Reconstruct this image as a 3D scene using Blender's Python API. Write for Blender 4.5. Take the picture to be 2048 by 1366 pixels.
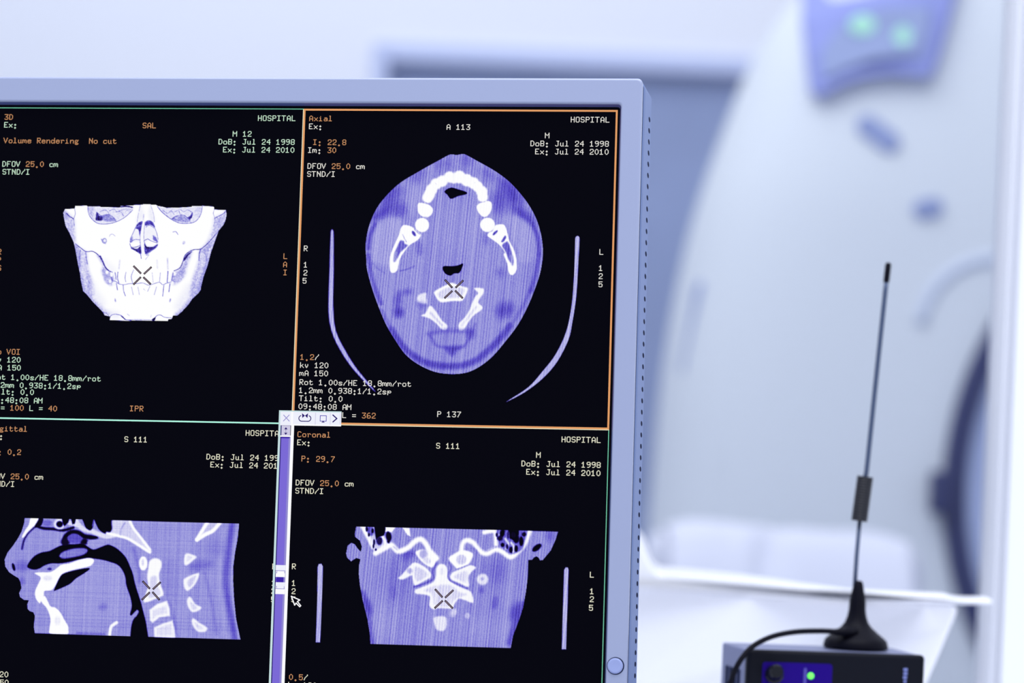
import bpy, bmesh, math, random
import numpy as np
from mathutils import Vector, Matrix

for o in list(bpy.data.objects):
    bpy.data.objects.remove(o)
S = bpy.context.scene
COL = S.collection

# ------------------------------------------------------------------ camera
# 111 mm lens, 1.14 m above the floor, pitched up 1.4 degrees and rolled a little
PITCH, ROLL, EYE, FPX = 0.0244, 0.047, Vector((0, 0, 1.14)), 6349.7
E_F = Vector((0, math.cos(PITCH), math.sin(PITCH)))
E_U = Vector((0, -math.sin(PITCH), math.cos(PITCH)))
E_R = Vector((1, 0, 0))
CX = math.cos(ROLL) * E_R + math.sin(ROLL) * E_U
CY = math.sin(ROLL) * E_R - math.cos(ROLL) * E_U
cam = bpy.data.cameras.new('camera')
cam.sensor_width = 36.0
cam.lens = FPX / 2048 * 36
cam.clip_start = 0.05
cam.dof.use_dof = True
cam.dof.focus_distance = 1.497
cam.dof.aperture_fstop = 7.6
cam.dof.aperture_blades = 0
camo = bpy.data.objects.new('camera', cam)
COL.objects.link(camo)
camo.matrix_world = Matrix(((CX.x, -CY.x, -E_F.x, EYE.x), (CX.y, -CY.y, -E_F.y, EYE.y), (CX.z, -CY.z, -E_F.z, EYE.z), (0, 0, 0, 1)))
S.camera = camo


def at(px, py, Y):
    """The place in the room, Y metres in front of the camera's foot, that lies on the sight line of a pixel."""
    d = (px - 1024) / FPX * CX + (py - 683) / FPX * CY + E_F
    return EYE + d * (Y / d.y)


# ------------------------------------------------------------------ light and exposure
S.view_settings.view_transform = 'Standard'
S.view_settings.look = 'None'
S.view_settings.exposure = 0.0
S.view_settings.gamma = 1.0
S.view_settings.use_curve_mapping = False
W = bpy.data.worlds.new('room_light')
S.world = W
W.use_nodes = True
W.node_tree.nodes['Background'].inputs[0].default_value = (0.84, 0.89, 1.0, 1)
W.node_tree.nodes['Background'].inputs[1].default_value = 0.92


def area(name, loc, target, sx, sy, power, color):
    l = bpy.data.lights.new(name, 'AREA')
    l.shape = 'RECTANGLE'
    l.size, l.size_y, l.energy, l.color = sx, sy, power, color
    o = bpy.data.objects.new(name, l)
    COL.objects.link(o)
    o.location = loc
    o.rotation_euler = (Vector(target) - Vector(loc)).to_track_quat('-Z', 'Y').to_euler()
    return o


area('scan_room_ceiling_light', (-0.2, 3.5, 3.3), (0.9, 4.9, 1.0), 2.4, 1.6, 36, (0.95, 0.96, 1.0))
area('scan_room_rear_ceiling_light', (-0.5, 5.7, 3.3), (-0.3, 7.2, 1.5), 2.6, 1.2, 20, (0.95, 0.96, 1.0))
area('control_room_ceiling_light', (0.15, 1.2, 2.35), (0.2, 1.6, 1.0), 1.5, 1.0, 20, (0.92, 0.94, 1.0))


# ------------------------------------------------------------------ helpers
def lin(c):
    return tuple((v / 255 / 12.92) if v <= 10.3 else ((v / 255 + 0.055) / 1.055) ** 2.4 for v in c)


def mat(name, col, rough=0.5, metal=0.0, spec=0.5, bump=0.0, scale=400.0, vary=0.0, emit=None, estr=1.0):
    m = bpy.data.materials.new(name)
    m.use_nodes = True
    nt = m.node_tree
    b = nt.nodes['Principled BSDF']
    b.inputs['Base Color'].default_value = (*col, 1)
    b.inputs['Roughness'].default_value = rough
    b.inputs['Metallic'].default_value = metal
    b.inputs['Specular IOR Level'].default_value = spec
    if emit:
        b.inputs['Emission Color'].default_value = (*emit, 1)
        b.inputs['Emission Strength'].default_value = estr
    if bump or vary:
        tc = nt.nodes.new('ShaderNodeTexCoord')
        n = nt.nodes.new('ShaderNodeTexNoise')
        n.inputs['Scale'].default_value = scale
        n.inputs['Detail'].default_value = 3
        nt.links.new(tc.outputs['Object'], n.inputs['Vector'])
        if bump:
            bp = nt.nodes.new('ShaderNodeBump')
            bp.inputs['Strength'].default_value = bump
            bp.inputs['Distance'].default_value = 0.0004
            nt.links.new(n.outputs['Fac'], bp.inputs['Height'])
            nt.links.new(bp.outputs['Normal'], b.inputs['Normal'])
        if vary:
            mx = nt.nodes.new('ShaderNodeMix')
            mx.data_type = 'RGBA'
            mx.inputs[6].default_value = (*[c * (1 - vary) for c in col], 1)
            mx.inputs[7].default_value = (*[min(1, c * (1 + vary)) for c in col], 1)
            nt.links.new(n.outputs['Fac'], mx.inputs[0])
            nt.links.new(mx.outputs[2], b.inputs['Base Color'])
    return m


def glow(name, srgb):
    """A screen colour: the display gives off this light itself."""
    m = bpy.data.materials.new(name)
    m.use_nodes = True
    nt = m.node_tree
    nt.nodes.clear()
    e = nt.nodes.new('ShaderNodeEmission')
    e.inputs[0].default_value = (*lin(srgb), 1)
    out = nt.nodes.new('ShaderNodeOutputMaterial')
    nt.links.new(e.outputs[0], out.inputs[0])
    return m


def tag(o, label=None, cat=None, group=None, kind=None):
    for k, v in (('label', label), ('category', cat), ('group', group), ('kind', kind)):
        if v:
            o[k] = v
    return o


def link(name, me, m=None, parent=None, smooth=False):
    if m:
        me.materials.append(m)
    if smooth:
        for p in me.polygons:
            p.use_smooth = True
    o = bpy.data.objects.new(name, me)
    COL.objects.link(o)
    if parent:
        o.parent = parent
    return o


def obj(name, bm, m, parent=None, smooth=False):
    bmesh.ops.recalc_face_normals(bm, faces=bm.faces)
    me = bpy.data.meshes.new(name)
    bm.to_mesh(me)
    bm.free()
    return link(name, me, m, parent, smooth)


def empty(name, loc, rz=0.0):
    o = bpy.data.objects.new(name, None)
    COL.objects.link(o)
    o.empty_display_size = 0.05
    o.location = loc
    o.rotation_euler = (0, 0, rz)
    return o


def bevel(o, w, seg=2, angle=0.6):
    b = o.modifiers.new('bevel', 'BEVEL')
    b.width, b.segments, b.limit_method, b.angle_limit = w, seg, 'ANGLE', angle
    b.harden_normals = False
    for p in o.data.polygons:
        p.use_smooth = True
    try:
        o.data.set_sharp_from_angle(angle=0.7)
    except Exception:
        pass
    return o


def box(bm, x0, x1, y0, y1, z0, z1):
    v = [bm.verts.new((x, y, z)) for x in (x0, x1) for y in (y0, y1) for z in (z0, z1)]
    for f in ((0, 1, 3, 2), (4, 6, 7, 5), (0, 4, 5, 1), (2, 3, 7, 6), (0, 2, 6, 4), (1, 5, 7, 3)):
        bm.faces.new([v[i] for i in f])
    return v


def tube(bm, pts, rad, n=12, caps=True):
    """Tube through pts; rad is one radius or one per point."""
    pts = [Vector(p) for p in pts]
    rad = rad if isinstance(rad, (list, tuple)) else [rad] * len(pts)
    rings, side = [], None
    for i, p in enumerate(pts):
        t = (pts[min(i + 1, len(pts) - 1)] - pts[max(i - 1, 0)]).normalized()
        if side is None:
            side = t.cross(Vector((0, 1, 0.2)))
            if side.length < 1e-4:
                side = t.cross(Vector((1, 0, 0)))
        side = (side - t * side.dot(t)).normalized()
        up = t.cross(side)
        rings.append([bm.verts.new(p + rad[i] * (math.cos(a) * side + math.sin(a) * up)) for a in (2 * math.pi * k / n for k in range(n))])
    for a, b in zip(rings, rings[1:]):
        for k in range(n):
            bm.faces.new((a[k], a[(k + 1) % n], b[(k + 1) % n], b[k]))
    if caps:
        bm.faces.new(rings[0])
        bm.faces.new(rings[-1][::-1])


def spline(pts, n=8):
    pts = [Vector(p) for p in pts]
    out = []
    for i in range(len(pts) - 1):
        a, b, c, d = pts[max(i - 1, 0)], pts[i], pts[i + 1], pts[min(i + 2, len(pts) - 1)]
        for k in range(n):
            t = k / n
            out.append(0.5 * ((2 * b) + (c - a) * t + (2 * a - 5 * b + 4 * c - d) * t * t + (3 * b - a - 3 * c + d) * t ** 3))
    return out + [pts[-1]]


def lathe(bm, profile, n=32, cx=0.0, cy=0.0):
    """profile: (radius, z) from bottom to top."""
    rings = [[bm.verts.new((cx + r * math.cos(2 * math.pi * k / n), cy + r * math.sin(2 * math.pi * k / n), z)) for k in range(n)] for r, z in profile]
    for a, b in zip(rings, rings[1:]):
        for k in range(n):
            bm.faces.new((a[k], a[(k + 1) % n], b[(k + 1) % n], b[k]))
    bm.faces.new(rings[0][::-1])
    bm.faces.new(rings[-1])


def loft(bm, loops, cap0=True, cap1=True):
    rs = [[bm.verts.new(p) for p in lp] for lp in loops]
    n = len(rs[0])
    for a, b in zip(rs, rs[1:]):
        for k in range(n):
            bm.faces.new((a[k], a[(k + 1) % n], b[(k + 1) % n], b[k]))
    if cap0:
        bm.faces.new(rs[0][::-1])
    if cap1:
        bm.faces.new(rs[-1])


def rrect(x0, x1, z0, z1, r, n=5):
    """Rounded rectangle outline in (x, z), counter-clockwise."""
    out = []
    for cx, cz, a0 in ((x1 - r, z1 - r, 0), (x0 + r, z1 - r, 90), (x0 + r, z0 + r, 180), (x1 - r, z0 + r, 270)):
        for k in range(n + 1):
            a = math.radians(a0 + 90 * k / n)
            out.append((cx + r * math.cos(a), cz + r * math.sin(a)))
    return out


# ------------------------------------------------------------------ materials
M = dict(
    wall=mat('painted_wall', (0.80, 0.82, 0.88), 0.85, spec=0.2, bump=0.1, scale=60),
    floor=mat('vinyl_floor', (0.45, 0.48, 0.58), 0.5, vary=0.08, scale=6),
    door=mat('blue_grey_door', (0.27, 0.33, 0.52), 0.6, spec=0.3, vary=0.16, scale=3.2),
    door_frame=mat('pale_door_frame', (0.52, 0.58, 0.80), 0.5, spec=0.3),
    white_frame=mat('white_window_frame', (0.84, 0.86, 0.93), 0.45),
    gantry=mat('gantry_shell', (0.70, 0.745, 0.79), 0.6, spec=0.15),
    lavender=mat('lavender_panel', (0.27, 0.31, 0.64), 0.6, spec=0.15),
    inset=mat('grey_blue_display', (0.30, 0.36, 0.58), 0.6, spec=0.15),
    slot=mat('grey_blue_slot', (0.26, 0.32, 0.56), 0.5),
    slot_pale=mat('pale_grey_slot', (0.58, 0.64, 0.76), 0.5),
    rubber=mat('dark_blue_rubber', (0.016, 0.024, 0.11), 0.5),
    green_lamp=mat('green_lamp', (0.45, 0.72, 0.60), 0.6, emit=lin((120, 225, 170)), estr=0.3),
    cloth=mat('white_sheet', (0.68, 0.70, 0.80), 0.9, spec=0.1, bump=0.3, scale=30),
    white_plastic=mat('white_plastic', (0.90, 0.91, 0.97), 0.35, spec=0.4),
    bezel=mat('silver_lavender_plastic', (0.33, 0.375, 0.56), 0.30, spec=0.6, bump=0.05, scale=1500),
    housing=mat('blue_grey_plastic', (0.165, 0.23, 0.45), 0.5, spec=0.3),
    groove=mat('dark_groove', (0.008, 0.014, 0.05), 0.8, spec=0.1),
    hole=mat('vent_hole_black', (0.006, 0.01, 0.04), 0.9, spec=0.1),
    inner=mat('inner_bezel_blue', (0.075, 0.09, 0.26), 0.5, spec=0.3),
    button=mat('button_plastic', (0.31, 0.37, 0.67), 0.35, spec=0.5),
    screen=mat('black_screen', (0.0004, 0.0004, 0.0008), 0.6, spec=0.01, emit=lin((5, 5, 13)), estr=1.0),
    desk=mat('pale_desk_laminate', (0.6, 0.62, 0.7), 0.5, vary=0.05, scale=20),
    black_box=mat('black_plastic', (0.005, 0.006, 0.012), 0.45, spec=0.10),
    box_shell=mat('dark_grey_metal', (0.17, 0.19, 0.33), 0.45, spec=0.4, bump=0.15, scale=900),
    label_blue=mat('violet_blue_label', (0.018, 0.004, 0.20), 0.5, spec=0.04),
    label_light=mat('paler_violet_print', (0.08, 0.06, 0.42), 0.4),
    led=mat('green_indicator', (0.1, 0.8, 0.1), 0.3, emit=lin((112, 255, 70)), estr=1.0),
    rod=mat('steel_rod', (0.08, 0.11, 0.19), 0.4, metal=0.4, spec=0.3),
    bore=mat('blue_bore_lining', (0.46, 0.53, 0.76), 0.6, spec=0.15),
    coil=mat('dark_coil', (0.008, 0.009, 0.016), 0.4, spec=0.3),
    antenna=mat('black_rubber', (0.003, 0.003, 0.008), 0.5, spec=0.10),
    pale_print=mat('pale_blue_print', (0.22, 0.26, 0.62), 0.5),
)
M['knob'] = mat('black_knob', (0.004, 0.005, 0.010), 0.35, spec=0.25)
g = bpy.data.materials.new('window_glass')
g.use_nodes = True
nt = g.node_tree
nt.nodes.clear()
tr, gl, fr, mx, out = [nt.nodes.new(k) for k in ('ShaderNodeBsdfTransparent', 'ShaderNodeBsdfGlossy', 'ShaderNodeFresnel', 'ShaderNodeMixShader', 'ShaderNodeOutputMaterial')]
tr.inputs[0].default_value = (0.97, 0.98, 1, 1)
gl.inputs['Roughness'].default_value = 0.02
fr.inputs[0].default_value = 1.22
nt.links.new(fr.outputs[0], mx.inputs[0])
nt.links.new(tr.outputs[0], mx.inputs[1])
nt.links.new(gl.outputs[0], mx.inputs[2])
nt.links.new(mx.outputs[0], out.inputs[0])
M['glass'] = g

# ------------------------------------------------------------------ the rooms


def struct(name, bm, m, parent=None):
    o = obj(name, bm, m, parent)
    if parent is None:
        o['kind'] = 'structure'
    return o


bm = bmesh.new(); box(bm, -3.2, 3.2, -0.6, 8.2, -0.1, 0.0); struct('floor', bm, M['floor'])
bm = bmesh.new(); box(bm, -3.3, -3.2, 2.37, 8.2, 0, 2.9); struct('wall_left', bm, M['wall'])
bm = bmesh.new(); box(bm, 3.2, 3.3, 2.37, 8.2, 0, 2.9); struct('wall_right', bm, M['wall'])

# back wall with a door, turned a little
WB = 7.2
YAW = -0.055
dl, dr_ = at(748, 85, WB), at(1560, 85, WB)
bw = empty('wall_back', (dl.x, WB, 0), YAW)
bw['kind'] = 'structure'
DW, DH = 0.98, dl.z
bm = bmesh.new(); box(bm, -3.2, 0, 0, 0.12, 0, 3.0); box(bm, 0, DW, 0, 0.12, DH, 3.0); box(bm, DW, 3.2, 0, 0.12, 0, 3.0)
obj('wall_face', bm, M['wall'], bw)
dn = empty('door_1', (dl.x, WB, 0), YAW)
dn['kind'] = 'structure'
FW = 0.036
bm = bmesh.new(); box(bm, 0, FW, -0.02, 0.10, 0, DH); box(bm, DW - FW, DW, -0.02, 0.10, 0, DH); box(bm, FW, DW - FW, -0.02, 0.10, DH - 0.044, DH)
bevel(obj('door_frame', bm, M['door_frame'], dn), 0.006)
bm = bmesh.new(); box(bm, FW, DW - FW, 0.03, 0.075, 0.01, DH - 0.05)
bevel(obj('door_panel', bm, M['door'], dn), 0.004)
bm = bmesh.new(); tube(bm, spline([(DW - 0.1, 0.03, 1.0), (DW - 0.1, -0.03, 1.0), (DW - 0.13, -0.035, 1.0), (DW - 0.22, -0.035, 1.0)]), 0.009)
obj('door_handle', bm, M['slot'], dn, True)

# dividing wall with the observation window
YD = 2.25
jx = at(1996, 900, YD).x
wl = -1.35
Z0, Z1 = 0.93, 2.1
bm = bmesh.new()
box(bm, jx + 0.085, 3.2, YD + 0.01, YD + 0.12, 0, 2.9)
box(bm, -3.2, wl - 0.08, YD + 0.01, YD + 0.12, 0, 2.9)
box(bm, wl - 0.08, jx + 0.085, YD + 0.01, YD + 0.12, 0, Z0 - 0.03)
box(bm, wl - 0.08, jx + 0.085, YD + 0.01, YD + 0.12, Z1 + 0.08, 2.9)
struct('wall_divider', bm, M['wall'])
wn = empty('window_1', (jx, YD, Z0))
wn['kind'] = 'structure'
bm = bmesh.new()
a = wl - jx
box(bm, 0.0, 0.0025, -0.010, 0.064, -0.03, Z1 - Z0 + 0.08)
box(bm, 0.0025, 0.0068, -0.002, 0.064, -0.03, Z1 - Z0 + 0.08)
box(bm, 0.0068, 0.095, -0.010, 0.064, -0.03, Z1 - Z0 + 0.08)
box(bm, a - 0.08, a, -0.012, 0.11, -0.03, Z1 - Z0 + 0.08)
box(bm, a, 0, -0.012, 0.11, Z1 - Z0, Z1 - Z0 + 0.08)
box(bm, a, 0, -0.002, 0.064, -0.03, 0)
bevel(obj('window_frame', bm, M['white_frame'], wn), 0.0015)
bm = bmesh.new(); box(bm, a, 0, 0.045, 0.051, 0, Z1 - Z0)
obj('window_pane', bm, M['glass'], wn)

# the wide ledge under the window and the lower desk before it
SILL_Y = 1.575
bm = bmesh.new(); box(bm, wl - 0.1, jx + 0.5, SILL_Y, YD - 0.013, 0.89, 0.93); box(bm, wl - 0.1, jx + 0.5, SILL_Y + 0.03, SILL_Y + 0.06, 0, 0.89)
bevel(struct('trim_1', bm, M['white_frame']), 0.003)
dk = empty('control_desk', (-0.2, 1.1, 0))
tag(dk, 'pale laminate control desk under the lavender framed monitor', 'desk')
bm = bmesh.new(); box(bm, -0.75, 1.0, -0.35, 0.44, 0.71, 0.74); bevel(obj('desk_top', bm, M['desk'], dk), 0.003)
for sx in (-0.73, 0.95):
    bm = bmesh.new(); box(bm, sx, sx + 0.03, -0.3, 0.42, 0, 0.71); obj('leg', bm, M['desk'], dk)

# ------------------------------------------------------------------ the monitor
PX = 0.000294                                   # one screen pixel in metres (19 inch, 1280 x 1024)
MON = Matrix(((0.9887596, 0.1485956, -0.0165494, -0.1018638), (-0.146837, 0.9859402, 0.0797546, 1.4976526), (0.0281679, -0.076428, 0.9966771, 1.1330254), (0, 0, 0, 1)))                        # screen plane in the room: x right, y into the set, z up, origin at pixel (768, 512)
mc = MON @ Vector((-128 * PX, 0.03, 0))
mon = empty('monitor', (mc.x, mc.y - 0.0, 0.74))
tag(mon, 'flat monitor with silver lavender frame showing four black scan panes of a head', 'monitor')
INV = Matrix.Translation(mon.location).inverted()


def mpart(name, bm, m, parent=None, smooth=False):
    o = obj(name, bm, m, parent or mon, smooth)
    if parent is None:
        o.matrix_basis = INV @ MON
    return o


def sx(u): return (u - 768) * PX
def sz(v): return (512 - v) * PX


def ring_solid(bm, outer, inner, y0, y1):
    n = len(outer)
    L = [[bm.verts.new((x, y, z)) for x, z in lp] for y in (y0, y1) for lp in (outer, inner)]
    of, inf, ob, ib = L
    for k in range(n):
        j = (k + 1) % n
        bm.faces.new((of[k], of[j], inf[j], inf[k]))
        bm.faces.new((ob[k], ib[k], ib[j], ob[j]))
        bm.faces.new((of[k], ob[k], ob[j], of[j]))
        bm.faces.new((inf[k], inf[j], ib[j], ib[k]))


BX0, BX1, BZ0, BZ1 = sx(-39.5), sx(1319.6), sz(1024 + 62), sz(-48.8)
IX0, IX1, IZ0, IZ1 = sx(-6.5), sx(1286.6), sz(1024 + 7), sz(-7.0)
bm = bmesh.new()
ring_solid(bm, rrect(BX0, BX1, BZ0, BZ1, 0.0022), rrect(IX0, IX1, IZ0, IZ1, 0.0016), -0.0042, 0.0015)
bevel(mpart('bezel', bm, M['bezel']), 0.0012, 4)
# sloping inner lip between the frame and the panel
bm = bmesh.new()
loft(bm, [[(x, y, z) for x, z in rrect(IX0 + d, IX1 - d, IZ0 + d, IZ1 - d, 0.0014)] for d, y in ((0, -0.0030), (0.0007, -0.0006), (0.0007, 0.0014), (-0.0004, 0.0014))], False, False)
mpart('inner_lip', bm, M['inner'])
# dark groove and the rear shell
bm = bmesh.new()
loft(bm, [[(x, y, z) for x, z in rrect(BX0 + d, BX1 - d, BZ0 + d, BZ1 - d, 0.0022)] for d, y in ((0.0005, 0.0014), (0.0005, 0.0074))])
mpart('groove', bm, M['groove'])
bm = bmesh.new()
loft(bm, [[(x, y, z) for x, z in rrect(BX0 + d, BX1 - d, BZ0 + d, BZ1 - d, max(0.0022, 0.0022 + d * 0.5))] for d, y in
          ((0.0007, 0.0068), (0.0003, 0.0070), (0.0, 0.0073), (0.0, 0.0098), (0.0005, 0.0100), (0.0005, 0.0106), (0.0, 0.0108), (0.0, 0.0395), (0.0008, 0.0405), (0.03, 0.044), (0.05, 0.058), (0.07, 0.060))])
mpart('rear_shell', bm, M['housing'])
# air slits along the right side
slits = bmesh.new()
for k in range(60):
    v = -4.0 + 18.4 * k
    if v > 1060:
        break
    z = sz(v)
    for f in (1,):
        pr = [(0.0322 + 0.0037 * math.cos(t), z + 0.0012 * math.sin(t)) for t in (2 * math.pi * i / 10 for i in range(10))]
        loft(slits, [[(BX1 + dx, y, zz) for y, zz in pr] for dx in (-0.0012, 0.00006)])
mpart('vent_slits', slits, M['hole'])
# round power button in a dark seam
bx, bz = sx(1301.4), sz(883.3)
bm = bmesh.new()
n = 48
ro, ri = 0.00405, 0.0036
L = [[bm.verts.new((bx + r * math.cos(2 * math.pi * k / n) + (0.00012 if r == ro else 0), -0.00424, bz + r * math.sin(2 * math.pi * k / n))) for k in range(n)] for r in (ro, ri)]
for k in range(n):
    bm.faces.new((L[0][k], L[0][(k + 1) % n], L[1][(k + 1) % n], L[1][k]))
mpart('button_seam', bm, M['groove'])
bm = bmesh.new()
prof = [(0.00362, -0.0040), (0.00362, -0.0047), (0.0033, -0.0051), (0.0026, -0.00508), (0.0012, -0.00496)]
loft(bm, [[(bx + r * math.cos(2 * math.pi * k / n), y, bz + r * math.sin(2 * math.pi * k / n)) for k in range(n)] for r, y in prof])
mpart('power_button', bm, M['button'], smooth=True)
# neck and foot
bm = bmesh.new()
p = INV @ MON @ Vector((-128 * PX, 0.056, -0.06))
loft(bm, [[(x, y, z) for x, y in ((-w + p.x, p.y - 0.004 + dy), (w + p.x, p.y - 0.004 + dy), (w + p.x, p.y + 0.022 + dy), (-w + p.x, p.y + 0.022 + dy))] for w, dy, z in ((0.045, -0.028, 0.012), (0.04, -0.02, 0.10), (0.04, -0.003, p.z))])
bevel(obj('stand_neck', bm, M['housing'], mon), 0.003)
bm = bmesh.new()
loft(bm, [[(x + p.x, y - 0.05, z) for x, y in rrect(-0.12 + d, 0.12 - d, -0.09 + d, 0.065 - d, 0.03)] for d, z in ((0, 0.0), (0, 0.008), (0.004, 0.012))])
obj('stand_base', bm, M['housing'], mon)

# the lit panel
bm = bmesh.new()
vs = [bm.verts.new((x, 0.0006, z)) for x, z in ((sx(-9), sz(-9)), (sx(1289), sz(-9)), (sx(1289), sz(1033)), (sx(-9), sz(1033)))]
bm.faces.new(vs)
screen = mpart('screen', bm, M['screen'])

INK = dict(g=glow('screen_ink_greenish', (206, 238, 212)), w=glow('screen_ink_white', (236, 234, 226)), y=glow('screen_ink_cream', (240, 238, 214)), o=glow('screen_ink_orange', (206, 148, 104)),
           teal=glow('screen_line_teal', (120, 210, 175)), mint=glow('screen_line_mint', (180, 250, 230)), amber=glow('screen_line_amber', (226, 158, 104)), ivory=glow('screen_line_ivory', (232, 228, 196)),
           paper=glow('screen_paper', (238, 240, 252)), white=glow('screen_white', (252, 252, 255)), violet=glow('screen_violet', (123, 106, 214)), deep=glow('screen_deep_violet', (62, 40, 170)),
           navy=glow('screen_navy', (40, 26, 110)), lilac=glow('screen_lilac', (150, 144, 208)), greyteal=glow('screen_pale_teal', (198, 224, 226)), grey=glow('screen_soft_grey', (206, 202, 228)),
           black=glow('screen_black', (6, 5, 14)), pink=glow('screen_pinkish_grey', (196, 168, 190)), dark=glow('screen_near_black', (12, 6, 18)))

FONT = {
    '0': '182442424242422418', '1': '10305010101010107C', '2': '3C424202041820407E', '3': '7E0204081C0202423C', '4': '040C1424447E040404', '5': '7E40405C620202423C',
    '6': '1C2040405C6242423C', '7': '7E0204080810102020', '8': '3C4242423C4242423C', '9': '3C4242463A02020438', 'A': '1824424242' '7E424242', 'B': '7C4242427C4242427C', 'C': '3C424040404040423C',
    'D': '784442424242424478', 'E': '7E404040784040407E', 'F': '7E4040407840404040', 'H': '424242427E42424242', 'I': '7C101010101010107C', 'J': '1E0404040404044438',
    'L': '40404040404040407E', 'M': '8282C6AA9282828282', 'N': '4262625A4A46464242', 'O': '3C424242424242423C', 'P': '7C4242427C40404040', 'R': '7C4242427C50484442',
    'S': '3C4240403C0202423C', 'T': 'FE1010101010101010', 'V': '828244444428281010', 'W': '828282929292AA4444', 'a': '0000003C023E42463A', 'b': '4040405C6242' '42625C', 'c': '0000003C424040423C',
    'd': '0202023A464242463A', 'e': '0000003C427E40423C', 'g': '0000003A444438403C423C', 'i': '001000301010' '10107C', 'k': '404040444870484442', 'l': '30101010101010107C',
    'm': '000000EC9292929282', 'n': '0000005C6242424242', 'o': '0000003C424242423C', 'p': '0000005C62625C404040', 'r': '0000005C2220202020', 's': '0000003C42300C423C',
    't': '0020207C202020221C', 'u': '00000044444444443A', 'v': '000000444444282810', 'x': '000000422418182442', ':': '0000001038100000103810', '.': '0000000000000000103810',
    '/': '0202040810202040' '40', '=': '0000007E00007E0000', ' ': '00'}
LAYER = dict(border=0.0003, scan=0.0002, ink=0.0, tool=-0.0002, top=-0.0004, front=-0.0006)


def quad(bm, u0, v0, u1, v1, y):
    bm.faces.new([bm.verts.new((sx(u), y, sz(v))) for u, v in ((u0, v0), (u1, v0), (u1, v1), (u0, v1))])


def plate(bm, y, pts):
    bm.faces.new([bm.verts.new((sx(u), y, sz(v))) for u, v in pts])


def stroke(bm, y, pts, w, closed=False):
    n = len(pts)
    for i in range(n if closed else n - 1):
        (ax, ay), (cx_, cy_) = pts[i], pts[(i + 1) % n]
        dx, dy = cx_ - ax, cy_ - ay
        L_ = math.hypot(dx, dy) or 1
        nx, ny, tx, ty = -dy / L_ * w / 2, dx / L_ * w / 2, dx / L_ * w * 0.4, dy / L_ * w * 0.4
        plate(bm, y, ((ax + nx - tx, ay + ny - ty), (cx_ + nx + tx, cy_ + ny + ty), (cx_ - nx + tx, cy_ - ny + ty), (ax - nx - tx, ay - ny - ty)))


def spart(name, bm, m, label=None):
    o = obj(name, bm, m, screen)
    if label:
        o['label'] = label
    return o


def caption(u, v, text, keys):
    """One line of fixed-pitch screen writing: u, v the left ink edge and the middle of the capitals, in screen pixels."""
    segs = text.split('|')
    me = bpy.data.meshes.new('caption')
    V, F, MI = [], [], []
    first = FONT[segs[0].strip()[0]]
    off = min(8 - len(bin(int(first[i:i + 2], 16))) + 2 for i in range(0, len(first), 2) if first[i:i + 2] != '00')
    u -= off
    t = v - 4.5
    col = 0
    used = []
    for s_, k_ in zip(segs, keys):
        if k_ not in used:
            used.append(k_)
        for ch in s_:
            h = FONT[ch]
            for r in range(len(h) // 2):
                bits = int(h[2 * r:2 * r + 2], 16)
                c = 0
                while c < 8:
                    if bits >> (7 - c) & 1:
                        e = c
                        while e < 8 and bits >> (7 - e) & 1:
                            e += 1
                        a0, b0 = u + col * 8 + c - 0.12, u + col * 8 + e + 0.12
                        i = len(V)
                        V += [(sx(p_), 0.0, sz(q_)) for p_, q_ in ((a0, t + r - 0.06), (b0, t + r - 0.06), (b0, t + r + 1.06), (a0, t + r + 1.06))]
                        F.append((i, i + 1, i + 2, i + 3))
                        MI.append(used.index(k_))
                        c = e
                    c += 1
            col += 1
    me.from_pydata(V, [], F)
    for k_ in used:
        me.materials.append(INK[k_])
    me.polygons.foreach_set('material_index', MI)
    o = bpy.data.objects.new('caption', me)
    COL.objects.link(o)
    o.parent = screen
    return o


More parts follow.
